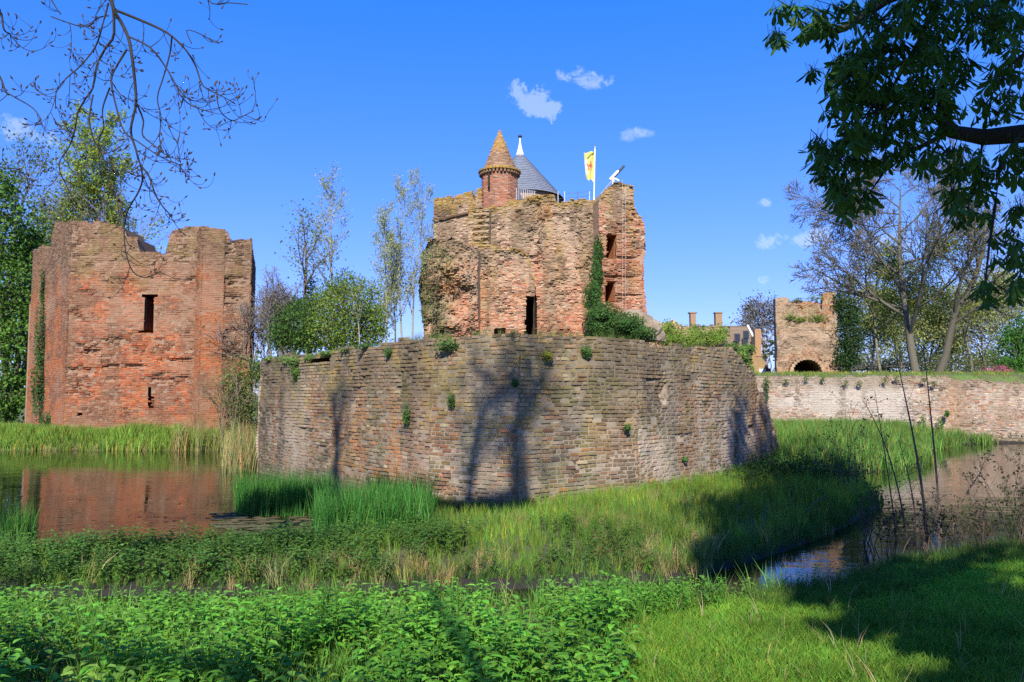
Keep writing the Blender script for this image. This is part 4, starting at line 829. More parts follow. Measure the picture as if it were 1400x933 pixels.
bushy('creeper_bush', [(325, 520, 36, 22, 40), (335, 560, 35.5, 20, 40), (350, 510, 36, 16, 25)], 'loose green creeper bush at the right foot of the brick tower', 'bush', 541, 3800, .1, (.11, .16, .045), trunkat=PY(330, 600, 35.5), r=.05, shell=.0)
tree('twiggy_bush', 322, 600, 35.2, 535, {**SHRB, 'n': [5, 4, 4], 'up': [.1, .1, .05]}, 'upright brown twiggy bush against the tower right side', 'shrub', 542, .03, (.13, .17, .05), 900, .09, .2, barkc=(.24, .19, .12), stems=5, stemsp=.35)

# right hand trees
tree('big_bare_tree', 1253, 512, 62, 222, {**BARE, 'lev': 4, 'n': [15, 9, 7, 6], 'start': [.20, .2, .15, .2], 'ratio': [.60, .55, .5, .55], 'ang': [55, 42, 42, 40], 'up': [.0, .05, .04], 'taper': [.12, .3, .3], 'rmin': .022}, 'big spreading bare tree behind the moat wall', 'tree', 551, .34, (.15, .13, .09), 9000, .12, .25, barkc=(.13, .12, .085), mat_=M_DULL)
tree('leaning_bare_tree', 1282, 508, 58, 300, {**BARE, 'lev': 3}, 'smaller leaning bare tree beside the big bare tree', 'tree', 552, .3, (.13, .15, .05), 5000, .14, .3, lean=(.22, 0), barkc=(.10, .09, .06))
WILL = dict(lev=3, n=[9, 7, 7], start=[.3, .2, .1], ang=[40, 50, 45], ratio=[.55, .5, .6], up=[.02, -.02, -.14], taper=[.3, .3, .4], wig=.1, rmin=.012)
tree('weeping_tree', 1205, 510, 66, 365, WILL, 'weeping tree with hanging olive twigs right of the gate tower', 'tree', 553, .13, (.21, .25, .05), 12000, .16, .35, barkc=(.25, .23, .14))
tree('weeping_tree', 1330, 510, 64, 350, WILL, 'weeping tree with thin olive twigs right of the big bare tree', 'tree', 554, .13, (.19, .22, .055), 9500, .16, .4, barkc=(.25, .23, .14))
bushy('ivy_column', [(1160, 430, 56, 15, 28), (1160, 465, 55.5, 18, 35), (1157, 495, 55.2, 17, 18), (1147, 414, 55.6, 9, 13)], 'tall dark ivy mass covering the right side of the gate tower', 'ivy', 555, 7000, .16, (.03, .065, .018), trunkat=PY(1160, 512, 57), r=.1)
bushy('green_shrub', [(1392, 480, 50, 28, 34), (1400, 455, 51, 22, 22), (1380, 500, 49, 18, 14)], 'bright green broadleaf shrub at the right edge above the wall', 'bush', 556, 5000, .17, (.05, .14, .02), trunkat=PY(1392, 520, 50), r=.08)
bushy('pink_shrub', [(1362, 511, 46, 22, 9), (1376, 508, 46, 8, 9)], 'low pink flowering shrub on the wall top at the right', 'bush', 557, 1500, .08, (.42, .13, .18), trunkat=PY(1362, 522, 46), r=.03)
tree('distant_bare_tree', 1048, 505, 100, 425, {**BARE, 'lev': 3}, 'greyish bare tree between the house and the gate tower', 'tree', 558, .3, (.12, .12, .11), 3000, .3, .5, barkc=(.24, .22, .23), mat_=M_DULL)
for i, (u, vt, c_, lab) in enumerate([(1190, 415, (.10, .12, .05), 'twiggy olive tree of the wood just right of the ivy mass'), (1232, 425, (.12, .13, .07), 'hazy twiggy tree of the wood behind the big bare trunk'), (1300, 410, (.11, .13, .06), 'twiggy tree of the wood right of the leaning trunk'), (1350, 395, (.13, .14, .08), 'pale twiggy tree of the wood above the pink shrub'), (1400, 400, (.12, .14, .07), 'twiggy tree of the wood at the right edge behind the shrub'), (1270, 440, (.10, .12, .05), 'low twiggy tree of the wood between the two bare trunks')]):
    tree('wood_tree', u, 512, 84 + 3 * (i % 3), vt, {**BARE, 'lev': 3, 'n': [14, 8, 5], 'start': [.12, .2, .2]}, lab, 'tree', 560 + i, .13, tuple(1.45 * x * k_ for x, k_ in zip(c_, (1.2, 1.2, .8))), 7000, .24, .5, barkc=(.15, .13, .10), mat_=M_DULL, group='twiggy trees of the wood behind the moat wall')
bushy('undergrowth', [(1195 + 22 * k, 506, 76, 22, 16 + 7 * (k % 3)) for k in range(11)], 'low olive undergrowth along the wood edge behind the wall', 'undergrowth', 571, 6000, .2, (.10, .12, .035), r=.04)['kind'] = 'stuff'

bushy('distant_wood', [(1052, 488, 96, 20, 24), (1075, 492, 98, 22, 22)] + [(1104 + 26 * k, 492, 130 + 6 * (k % 4), 26, 24 + 9 * ((k * 7) % 5) / 4) for k in range(14)], 'hazy olive wood far behind the moat wall at the right', 'wood', 572, 9000, .5, (.12, .135, .07), r=.1, shell=.0)['kind'] = 'stuff'
bushy('distant_wood', [(-40 + 30 * k, 540, 110 + 8 * (k % 3), 30, 34 + 8 * ((k * 7) % 5) / 4) for k in range(5)] + [(335 + 26 * k, 505, 120, 28, 22) for k in range(9)], 'dim green wood far behind the brick tower and the bushes', 'wood', 573, 9000, .5, (.09, .13, .05), r=.1, shell=.0)['kind'] = 'stuff'
# ivy and wall plants
def ivy(name, spots, label, cat, seed, size, base, n, group=None, mat_=None, nst=2):
    """leaves over patches (u, v, Y or wall, ru, rv, thickness)"""
    rng = np.random.default_rng(seed); l = MB(); sts = []; ar = np.array([s_[3] * s_[4] for s_ in spots], float); ar /= ar.sum(); base_p = None
    for (u, v, Y, ru, rv, th), a in zip(spots, ar):
        k = int(n * a) + 4; q = rng.normal(size=(k, 2)) * .5; q = q[(q ** 2).sum(1) < 1.3]; k = len(q)
        P = np.array([PY(u + ru * x, v + rv * y, Y) for x, y in q]); bulge = np.exp(-(q ** 2).sum(1) * 1.2) * th; P[:, 1] -= bulge * rng.random(k) ** .5 + .03
        tone = .6 + .8 * vn(q[:, 0] * 3 + u, q[:, 1] * 3 + v, seed)
        l.leaves(P, size, rng, palette(rng, k, base) * tone[:, None], out=np.array([[-.2, -.7, .35]]))
        c = PY(u, v, Y); base_p = c if base_p is None or c[2] < base_p[2] else base_p
        for j in range(nst): st = MB(); sts.append(st); st.tube([PY(u + rng.normal() * ru * .3, v + rv * .9, Y - .02), PY(u + rng.normal() * ru * .4, v, Y - .05), PY(u + rng.normal() * ru * .5, v - rv * .8, Y - .02)], [.018, .014, .006], 3, (.12, .09, .06))
    t = thing(name, tuple(base_p), label, cat, group); [st.build('stem', M_BARK, t) for st in sts]; l.build('foliage', mat_ or M_LEAF, t); return t
KI = KY - 1.4
ivy('ivy_mass', [(817, 345, KI + .8, 7, 22, .3), (815, 378, KI + .6, 9, 26, .4), (810, 408, KI, 13, 22, .6), (824, 432, KI - .3, 24, 17, .9), (852, 445, KI - .6, 28, 17, 1.), (815, 450, KI - .4, 16, 16, .7), (876, 457, KI - .8, 22, 10, .8)], 'dark ivy climbing the keep beside the stair tower windows', 'ivy', 601, .13, (.04, .095, .02), 9000)
ivy('creeper', [(600, 345, KY - 2.6, 18, 14, .3), (590, 380, KY - 2.5, 14, 35, .3), (585, 420, KY - 2.6, 12, 30, .3), (612, 355, KY - 2.9, 12, 12, .2)], 'thin green creeper over the broken left part of the keep', 'creeper', 602, .10, (.11, .13, .05), 650)
ivy('tower_ivy', [(57, 470, 40.0, 9, 60, .3), (55, 530, 39.9, 12, 44, .4), (59, 400, 40.2, 4, 40, .15), (70, 575, 39.0, 14, 12, .5)], 'ivy hanging down the shaded left side of the brick tower', 'ivy', 603, .12, (.045, .10, .025), 2600)
ivy('ruin_creeper', [(912, 452, 49.6, 20, 14, .3), (950, 458, 49.7, 24, 14, .25), (985, 455, 50.2, 12, 12, .2), (925, 465, 49.0, 34, 7, .4), (975, 462, 49.9, 20, 10, .2)], 'bright green creeper spread over the low ruin wall', 'creeper', 604, .13, (.13, .21, .03), 3600)
def onwall(u, v, A, B): s, z = PW(u, v, A, B); d = (np.array(B) - np.array(A)) / np.linalg.norm(np.array(B) - np.array(A)); return A[1] + d[1] * s
ivy('bastion_ivy', [(1018, 478, 23.0, 14, 8, .4), (1012, 488, 22.6, 10, 14, .3), (1020, 505, 23.2, 9, 16, .2), (1000, 474, 22.0, 10, 5, .3)], 'leafy ivy hanging over the right end of the bastion', 'ivy', 605, .09, (.09, .16, .03), 1100)
ivy('bastion_creeper', [(415, 495, 22.9, 26, 8, .4), (412, 510, 22.8, 14, 14, .3), (400, 492, 23.4, 20, 5, .4), (430, 490, 22.2, 14, 6, .3), (455, 484, 21.3, 20, 5, .4), (375, 492, 24.6, 14, 5, .4), (480, 480, 20.4, 14, 4, .3)], 'creeper draped over the top of the bastion left face', 'creeper', 606, .075, (.085, .15, .03), 2200)
for i, (u, v, ru, rv, A_, B_, lab) in enumerate([(612, 472, 20, 9, BC, BD, 'wide dark fern tuft on the bastion top above its corner'), (556, 567, 6, 15, BA, BC, 'long drooping fern growing from the left bastion face'), (617, 548, 5, 11, BC, BD, 'small fern beside the bastion corner halfway up'), (800, 481, 8, 9, BC, BD, 'fern tuft near the bastion top right of the middle'), (748, 486, 7, 8, BC, BD, 'small yellowish plant near the bastion top'), (704, 524, 5, 5, BC, BD, 'tiny bright green plant high on the right bastion face'), (857, 585, 5, 5, BC, BD, 'tiny moss cushion in the middle of the right bastion face'), (500, 474, 16, 5, BA, BC, 'grass tuft on top of the left bastion face'), (532, 482, 8, 7, BA, BC, 'small fern under the top of the left bastion face'), (935, 628, 6, 4, BC, BD, 'small green tuft low at the right end of the bastion')]):
    ivy('wall_fern', [(u, v, onwall(u, v, *facet(u)) - .02, ru, rv, .13)], lab, 'fern', 620 + i, .055, (.06, .125, .03) if i != 4 else (.2, .22, .03), int(60 + ru * rv * 1.6), group='plants growing on the bastion')
ivy('gate_tower_grass', [(1113, 408, GY - .1, 13, 5, .3), (1090, 410, GY - .1, 10, 3, .2), (1080, 433, GY - .2, 6, 4, .2), (1095, 436, GY - .2, 14, 5, .2), (1118, 436, GY - .2, 14, 6, .2)], 'green plants on the top and ledge of the gate tower', 'plant', 640, .12, (.12, .17, .03), 700)
ivy('moat_wall_ivy', [(1047, 525, 39.8, 5, 12, .2), (1048, 540, 39.8, 3, 10, .1)], 'small ivy strand at the left end of the moat wall', 'ivy', 641, .1, (.07, .12, .03), 160)
for i, (u, v, lab) in enumerate([(1260, 580, 'left green shrublet at the foot of the moat wall'), (1284, 582, 'right green shrublet at the foot of the moat wall'), (1293, 566, 'tiny shrublet higher up the moat wall corner')]):
    ivy('wall_shrub', [(u, v, 39.9, 4 if i < 2 else 3, 11 if i < 2 else 5, .3)], lab, 'shrub', 645 + i, .09, (.07, .16, .03), 150, group='shrublets on the moat wall')
for i, u in enumerate(range(1075, 1300, 26)):
    ivy('wall_tuft', [(u + 7 * math.sin(i * 3), 521 + 4 * math.sin(i * 5), 39.93, 5, 4, .06)], ['first', 'second', 'third', 'fourth', 'fifth', 'sixth', 'seventh', 'eighth', 'ninth'][i] + ' small plant tuft from the bastion along the moat wall top', 'plant', 650 + i, .08, (.11, .14, .04), 45, group='tufts along the moat wall top')

# ------------------------------------------------------------------ grasses, nettles, reeds (stuff)
rg = np.random.default_rng(4242)
def blade_clump(n, h, wd, sp, lean, rng, dry=0.):
    m = MB()
    for i in range(n):
        a = rng.random() * 6.283; r = sp * math.sqrt(rng.random()); b = np.array([r * math.cos(a), r * math.sin(a), 0]); L = h * (.55 + .6 * rng.random()); d = rng.normal(size=2) * lean
        w_ = wd * (.7 + .6 * rng.random()); o = np.array([math.cos(a + 1.3), math.sin(a + 1.3), 0]) * w_ / 2; t1 = b + [d[0] * .35 * L, d[1] * .35 * L, L * .55]; t2 = b + [d[0] * L, d[1] * L, L]
        c = np.array([1, 1, 1]) * (.75 + .5 * rng.random())
        if rng.random() < dry: c = c * [2.6, 1.25, 1.4]
        m.add([b - o, b + o, t1 + o * .8, t1 - o * .8, t2], [[0, 1, 2, 3]], [[3, 2, 4]], c=c)
    return m.arrays()
def leaf_tmpl(V0, d, up, L, W, droop):
    d = d / np.linalg.norm(d); s = np.cross(d, up); s /= np.linalg.norm(s); n = np.cross(s, d)
    P = [V0, V0 + d * L * .33 + n * L * (.02 - droop * .08), V0 + d * L * .68 - n * L * droop * .32, V0 + d * L - n * L * droop * .75]
    V = [P[0], P[1] + s * W * .5 + n * W * .14, P[1], P[1] - s * W * .5 + n * W * .14, P[2] + s * W * .36 + n * W * .1, P[2], P[2] - s * W * .36 + n * W * .1, P[3]]
    return V, [[1, 4, 5, 2], [2, 5, 6, 3]], [[0, 1, 2], [0, 2, 3], [4, 7, 5], [5, 7, 6]]
def nettle(rng, h=.45, pairs=6, L=.085):
    m = MB(); le = rng.normal(size=2) * .1; st = lambda z: np.array([le[0] * z, le[1] * z, z]); a = rng.random() * 3.14
    m.tube([st(0), st(h * .5), st(h)], [.005, .004, .002], 3, (.9, .8, .6), cap=False)
    for i in range(pairs):
        z = h * (.28 + .72 * (i + .5) / pairs); a += 1.57; sz = L * (1.1 - .55 * abs((i + .5) / pairs - .45))
        for k in (0, 1):
            aa = a + k * math.pi + rng.normal() * .2; el = .15 + .5 * i / pairs; d = np.array([math.cos(aa) * math.cos(el), math.sin(aa) * math.cos(el), math.sin(el)])
            V, q, t = leaf_tmpl(st(z) + d * .02, d, np.array([0, 0, 1.]), sz * (.85 + .3 * rng.random()), sz * .58, .5 + .3 * rng.random()); m.add(V, q, t, c=np.array([1, 1, 1]) * (.7 + .5 * rng.random() + .25 * i / pairs))
    return m.arrays()
def pts_in(poly_fn, x0, x1, y0, y1, n):
    x = rg.uniform(x0, x1, n); y = rg.uniform(y0, y1, n); k = poly_fn(x, y); x, y = x[k], y[k]; return np.stack([x, y, ground_z(x, y)], 1)
def spread(name, tmpls, P, sc, base, label, cat, m_=None, var=.18, tilt=.12, patch=.35, pscale=.8):
    mb = MB(); n = len(P); which = rg.integers(len(tmpls), size=n); c = palette(rg, n, base, var) * (1 - patch + 2 * patch * fbm(P[:, 0] * pscale, P[:, 1] * pscale, 909)[:, None])
    rz = rg.random(n) * 6.283; s_ = sc[0] + (sc[1] - sc[0]) * rg.random(n) if isinstance(sc, tuple) else sc * (.7 + .6 * rg.random(n)); tl = rg.normal(size=(n, 2)) * tilt
    for k, t in enumerate(tmpls):
        i = which == k; mb.scatter(t, P[i], rz[i], s_[i], c[i], tl[i])
    return tag(mb.build(name, m_ or M_GRASS), label, cat, kind='stuff')
NET = [nettle(rg, .42, 6), nettle(rg, .5, 7, .095), nettle(rg, .34, 5, .08), nettle(rg, .55, 7, .085)]
def px(x, y): u, v, d = proj(np.stack([x, y, ground_z(x, y)], -1)); return u, v
def in_nettle(x, y):
    u, v = px(x, y); d = sdp(x, y, NEAR); lim = 860 + 60 * (fbm(x * .8, y * .8, 33) - .5) * 2 + sst(870, 790, v) * 240 + sst(9.0, 9.9, y) * 90
    return (d > .12) & (u < lim) & (u > -120) & (y > 3.4) & (v < 1030)
P = pts_in(in_nettle, -7.5, 5, 3.4, 11, 9000)
dn = sdp(P[:, 0], P[:, 1], NEAR); keepn = fbm(P[:, 0] * 1.6, P[:, 1] * 1.6, 57) > .40; P = P[keepn]; dn = dn[keepn]; SCN = (.55 + .4 * sst(.2, 2.6, dn)) * (.62 + .55 * fbm(P[:, 0] * .9, P[:, 1] * .9, 58))
spread('nettles', NET, P, SCN, (.10, .26, .027), 'bed of fresh green nettles covering the near bank', 'nettles', M_LEAF, patch=.5, var=.26)
P = pts_in(in_nettle, -7.5, 5, 3.6, 9.5, 420)
spread('dock_plants', [nettle(rg, .36, 4, .17), nettle(rg, .46, 4, .15)], P, (.5, .95), (.12, .25, .04), 'paler broad leaved plants mixed into the nettle bed', 'plants', M_LEAF, patch=.4)
# lawn
LAWN = [blade_clump(14, .085, .006, .06, .5, rg, .11) for _ in range(6)]
def in_lawn(x, y): u, v = px(x, y); return (sdp(x, y, NEAR) > .3) & (u > 700) & (u < 1480) & (v < 1000)
P = pts_in(in_lawn, .4, 12, 3.4, 15, 60000); k = rg.random(len(P)) < np.clip(1.6 - P[:, 1] / 12, .25, 1)
spread('grass', LAWN, P[k], (.7, 1.5), (.13, .28, .028), 'short sunlit grass of the near bank', 'grass', patch=.55)
TALL = [blade_clump(12, .55, .013, .12, .16, rg, .10) for _ in range(6)]; DRY = [blade_clump(30, .30, .0055, .13, .42, rg, 0) for _ in range(4)]
isl = lambda lo, hi: (lambda x, y: (sdp(x, y, ISLE) > lo) & (sdp(x, y, ISLE) < hi) & (sdp(x, y, FORT) < -.5))
WEED = [blade_clump(16, .32, .008, .09, .35, rg, .12) for _ in range(4)]
P = pts_in(isl(-.02, .5), -11, 9.5, 9.4, 24, 22000)
spread('water_edge_grass', WEED, P, np.where(P[:, 1] < 10.6, .5, .75), (.060, .14, .026), 'grass hanging over the water edge of the moat island', 'grass', tilt=.3, patch=.4)
P = pts_in(lambda x, y: (sdp(x, y, NEAR) > np.where(x < 2.6, .25, -.08)) & (sdp(x, y, NEAR) < 1.1), -9, 16, 8.6, 17, 30000)
spread('bank_grass', WEED, P, np.where(P[:, 0] < 2.6, .38, .55), (.055, .12, .022), 'longer grass fringing the near bank beside the water', 'grass')
P = pts_in(in_lawn, .6, 12, 3.6, 13, 900); k = fbm(P[:, 0] * 1.2, P[:, 1] * 1.2, 64) > .5
spread('lawn_weeds', NET, P[k], (.16, .34), (.075, .19, .03), 'small broad leaved weeds dotted in the near lawn', 'weeds', M_LEAF)
P = pts_in(lambda x, y: in_nettle(x, y) | in_lawn(x, y), -7, 8, 3.6, 9, 500)
spread('dead_stalks', [blade_clump(3, .34, .006, .05, .45, rg) for _ in range(4)], P, (.5, 1.2), (.34, .27, .15), 'thin dry stalks standing among the nettles and grass', 'stalks')
P = pts_in(in_nettle, -7.5, 4, 3.4, 10, 5200); k = fbm(P[:, 0] * 1.3, P[:, 1] * 1.3, 65) > .54
spread('nettle_bed_grass', WEED, P[k], (.6, 1.3), (.09, .22, .03), 'grass tufts growing up through the nettle bed', 'grass')
# island
DOCK = [nettle(rg, .5, 5, .15), nettle(rg, .4, 5, .12), nettle(rg, .6, 6, .12)]
P = pts_in(isl(.2, 99), -11, 9.5, 9.6, 27, 21000); k = (P[:, 0] > -2.5) | (rg.random(len(P)) < .6)
SCM = .36 + .14 * sst(-3, 3, P[:, 0]) * sst(10.5, 13, P[:, 1]) + .30 * sst(5.0, 7.5, P[:, 0])
spread('marsh_grass', TALL, P[k], SCM[k], (.12, .225, .03), 'tall grass covering the foot of the bastion', 'grass', patch=.55)
P = pts_in(isl(.15, 2.8), -11, 3.2, 9.5, 13.4, 6000); k = rg.random(len(P)) < np.where(P[:, 0] > -1, .25, .9); k &= (fbm(P[:, 0] * .9, P[:, 1] * 1.1, 51) + .25 * sst(-.5, -4, P[:, 0])) > .47; P = P[k]
spread('marsh_herbs', DOCK, P, .28 + .48 * fbm(P[:, 0] * 1.3, P[:, 1] * 1.3, 53), (.07, .15, .025), 'dark leafy marsh plants between ditch and moat', 'herbs', M_LEAF)
P = pts_in(isl(-.05, .95), -11, 6.5, 9.4, 16, 5200); k = (fbm(P[:, 0] * .9, P[:, 1] * .4, 61) > .38) & ((P[:, 1] < 11.2) | (P[:, 0] > 1.5)); k &= rg.random(len(k)) < np.where(P[:, 0] > 2.6, .04, np.where(P[:, 0] > -2.5, .22, .07))
spread('dry_sedge', DRY, P[k], (.7, 1.3), (.36, .27, .12), 'straw coloured dead sedge along the ditch edge', 'sedge', patch=.25)
P = pts_in(lambda x, y: isl(.6, 99)(x, y) & (fbm(x * .8, y * .8, 67) > .52) & (x > 0) & (x < 3.4), 0, 9, 11, 24, 1100)
spread('dead_grass', DRY, P, (.5, 1.0), (.30, .23, .11), 'patches of dead straw lying among the marsh grass', 'grass', patch=.25)
bt = bushy('bramble_thicket', [(1010, 665, 19.5, 34, 26), (1060, 645, 19.8, 38, 26), (1110, 650, 19.5, 38, 24), (1150, 662, 19, 36, 24), (1185, 680, 18.2, 28, 18), (1040, 690, 17.5, 40, 22), (1100, 690, 17.2, 44, 22), (1150, 700, 16.8, 36, 16), (985, 695, 17.8, 24, 16)], 'dark bramble thicket on the shaded island right of the bastion', 'bramble', 811, 9000, .075, (.040, .095, .022), trunkat=PZ(1080, 700, .2), r=.02, shell=.2); bt['kind'] = 'stuff'
TP = []
for w_ in (wl, w1, w2, w3):
    s_ = rg.random(int(w_.len * 22)) * w_.len; TP.append(w_.xyz(np.stack([s_, w_.topz(s_) - .05, -.05 - .6 * rg.random(len(s_))], 1)))
TP = np.concatenate(TP); TP = TP[fbm(TP[:, 0] * .9, TP[:, 1] * .9, 71) > .42]
spread('wall_top_grass', WEED, TP, (.25, .7), (.10, .155, .035), 'ragged grass and weeds growing along the top of the bastion', 'grass', tilt=.35, patch=.5)
# reeds
REED = [blade_clump(9, 1.0, .017, .14, .15, rg, .07) for _ in range(6)]
def reed_patch(u0, u1, v0, v1, n):
    u = rg.uniform(u0, u1, n); v = rg.uniform(v0, v1, n); P = np.array([PZ(a, b, 0.) for a, b in zip(u, v)]); P[:, 2] = -.05; return P
a_ = tag(spread('reeds', REED, reed_patch(325, 452, 692, 706, 420), (.5, .95), (.055, .185, .030), '', '', tilt=.05), 'farther clump of bright green reeds standing in the water', 'reeds', 'reed clumps', 'stuff')
a_ = tag(spread('reeds', REED, np.concatenate([reed_patch(432, 585, 712, 740, 520), reed_patch(500, 590, 702, 720, 200)]), (.5, 1.0), (.055, .185, .030), '', '', tilt=.05), 'nearer clump of bright green reeds at the bastion corner', 'reeds', 'reed clumps', 'stuff')
a_ = tag(spread('reeds', REED, reed_patch(-10, 45, 742, 752, 60), (.5, .8), (.05, .16, .025), '', '', tilt=.06), 'sparse reeds at the left edge of the near shore', 'reeds', 'reed clumps', 'stuff')
P = np.concatenate([reed_patch(304, 362, 612, 648, 110), reed_patch(235, 330, 610, 618, 70)]); spread('dry_reeds', REED, P, (.7, 1.6), (.24, .23, .09), 'thin pale dry reeds in the corner between tower and bastion', 'reeds', tilt=.06)
P = pts_in(lambda x, y: (sdp(x, y, LEFT) > -.2) & (y < 38.5), -33, -8.5, 33.5, 38.5, 9000)
spread('verge_grass', [blade_clump(10, .5, .022, .2, .2, rg, .10) for _ in range(5)], P, .45 + .9 * fbm(P[:, 0] * .7, P[:, 1] * .9, 55), (.13, .235, .035), 'long grass strip at the foot of the brick tower', 'grass', patch=.35)
P = pts_in(lambda x, y: (sdp(x, y, LEFT) > -.3) & (sdp(x, y, LEFT) < .4) & (y < 38.5), -33, -8.5, 33.5, 38.5, 6000)
spread('straw_edge', DRY, P, (.6, 1.1), (.34, .30, .13), 'dry straw along the far waterline', 'grass')
P = pts_in(lambda x, y: (sdp(x, y, BERM) > -.1) & (y < 39.9), 7.5, 24, 23, 40, 9000)
spread('berm_grass', [blade_clump(10, .55, .022, .2, .2, rg, .06) for _ in range(5)], P, (.5, 1.25), (.10, .205, .038), 'bright grass bank in front of the moat wall', 'grass', patch=.55)
P = pts_in(lambda x, y: (sdp(x, y, FORT) > .1) & (sdp(x, y, FORT) < 4) & (y < 50), -9, 60, 17, 48, 22000)
spread('fort_grass', [blade_clump(10, .16, .016, .16, .4, rg, .10) for _ in range(5)], P, (.6, 1.3), (.15, .22, .04), 'short grass on the castle ground behind the walls', 'grass', patch=.35)
# duckweed pads between the reeds
m = MB(); k = 420
for i in range(k):
    p = PZ(rg.uniform(290, 430) if i < 240 else rg.uniform(-40, 430), rg.uniform(700, 728) if i < 240 else 618 + 115 * rg.random() ** .5, .006 + .002 * rg.random()); r = (.03 + .06 * rg.random()) if i < 240 else (.012 + .03 * rg.random()); th = np.arange(7) * .898
    m.add([[p[0] + r * 1.6 * math.cos(t), p[1] + r * math.sin(t), p[2]] for t in th] + [list(p)], None, [[a, (a + 1) % 7, 7] for a in range(7)], c=np.array((.12, .10, .05)) * (.6 + .8 * rg.random()))
tag(m.build('water_leaves', M_DULL), 'floating brown leaves on the water beside the reeds', 'leaves', kind='stuff')
# yellow flowered plant at the wall foot
for i, (u, v, Y_, lab) in enumerate([(870, 684, 17.6, 'leafy plant with yellow flowers at the foot of the bastion')]):
    b_ = PY(u, v + 14, Y_); t = thing('flowering_plant', tuple(b_), lab, 'plant'); m = MB(); k = 160; m.leaves(b_ + rg.normal(size=(k, 3)) * [.14, .1, .12] + [0, 0, .2], .10, rg, palette(rg, k, (.12, .24, .03))); m.build('foliage', M_LEAF, t)
    
    for k in range(9): m = MB(); m.leaves(b_ + rg.normal(size=(1, 3)) * [.10, .05, .05] + [0, 0, .45], .06, rg, palette(rg, 1, (.75, .52, .02))); m.build('flower', M_LEAF, t)

# ------------------------------------------------------------------ saplings and shrubs on the near right bank
SAP = [((1268, 748), (1262, 640), (1240, 560), (1222, 470), 'tall bare sapling with a bowed stem at the water edge'), ((1286, 742), (1283, 660), (1272, 560), (1262, 470), 'straight tall sapling in the middle of the stems'), ((1240, 745), (1232, 660), (1208, 590), (1178, 545), 'sapling leaning left over the water'), ((1302, 738), (1300, 690), (1340, 655), (1345, 635), 'sapling with a branch bent to the right'), ((1226, 748), (1222, 690), (1206, 600), (1196, 535), 'thin sapling left of the others'), ((1255, 745), (1253, 690), (1240, 640), (1228, 600), 'short bare sapling between the tall stems')]
for i, s_ in enumerate(SAP):
    rs = np.random.default_rng(700 + i); Yb = 12.6 + .25 * i; lab = s_[4]; pts = [PY(u, v, Yb + .1 * j) for j, (u, v) in enumerate(s_[:4])]
    pts = np.array([np.array(pts).T @ np.array([(1 - t) ** 3, 3 * t * (1 - t) ** 2, 3 * t * t * (1 - t), t ** 3]) for t in np.linspace(0, 1, 14)]) ; pts[0][2] = min(pts[0][2], .05)
    t = thing('sapling', tuple(pts[0]), lab, 'sapling', 'saplings on the near bank'); m = MB(); m.tube(pts, np.linspace(.026 if i < 2 else .017, .004, 14), 5, (.13, .085, .06)); l = MB(); tips = []
    for j in range(2, 13):
        for k in range(1 if rs.random() < .6 else 2):
            d = rs.normal(size=3); d[2] = abs(d[2]) * .9 + .5; d /= np.linalg.norm(d); L_ = (.12 + .5 * rs.random()) * (1.1 - j / 16); q = pts[j]; e = q + d * L_ * .5 + rs.normal(size=3) * .02; f_ = q + d * L_ + rs.normal(size=3) * .05; m.tube([q, e, f_], [.005, .0035, .002], 3, (.12, .08, .06)); tips += [e, f_]
    m.build('stem', M_BARK, t); k = 16 + 8 * (i % 3); q = np.array(tips)[rs.integers(len(tips), size=k)] + rs.normal(size=(k, 3)) * .02; l.leaves(q, .04, rs, palette(rs, k, (.05, .05, .02))); l.build('foliage', M_LEAF, t)
def twig_shrub(u, v, Y, h, wdt, lab, seed, n=11, leafn=220, lc=(.045, .05, .02), ls=.05):
    rs = np.random.default_rng(seed); b = PY(u, v, Y); b[2] = max(float(ground_z(np.array([b[0]]), np.array([b[1]]))[0]) - .03, -.05); t = thing('twiggy_shrub', tuple(b), lab, 'shrub', 'twiggy shrubs at the water edge'); m = MB(); tips = []
    for i in range(n):
        d = np.array([rs.normal() * wdt, rs.normal() * wdt * .5, 1]); grow(m, rs, b + rs.normal(size=3) * [.1, .08, 0], d, h * (.6 + .5 * rs.random()), .009, 1, dict(lev=3, n=[3, 5, 4], start=[.2, .25, .2], ang=[40, 45, 50], ratio=[.5, .4, .4], up=[.03, .03, .05], taper=[.3, .3, .3], wig=.12, rmin=.0025, tipn=3), tips, (.10, .07, .05))
    m.build('stem', M_BARK, t); tp_ = np.array(tips); q = tp_[rs.integers(len(tp_), size=leafn)] + rs.normal(size=(leafn, 3)) * .03; l = MB(); l.leaves(q, ls, rs, palette(rs, leafn, lc)); l.build('foliage', M_LEAF, t)
twig_shrub(1160, 690, 17.0, 2.0, .20, 'thin dark twiggy shrub left of the saplings', 801, 7, 160)
twig_shrub(1395, 735, 12.8, 1.65, .35, 'dense dark leaved shrub at the right edge of the bank', 802, 14, 520, ls=.055)
twig_shrub(1350, 735, 12.6, 1.0, .35, 'low shrub with small dark leaves beside the right edge', 803, 8, 200)
twig_shrub(1275, 740, 12.4, .9, .4, 'spreading brown twiggy shrub under the middle saplings', 805, 10, 220)
twig_shrub(1320, 738, 12.6, .75, .45, 'low brown shrub between the saplings and the right edge', 806, 9, 180)
twig_shrub(1185, 735, 13.0, .9, .3, 'small upright twiggy shrub at the left of the saplings', 807, 7, 140)
twig_shrub(1215, 742, 12.2, .8, .30, 'low twiggy shrub at the foot of the saplings', 804, 8, 160)

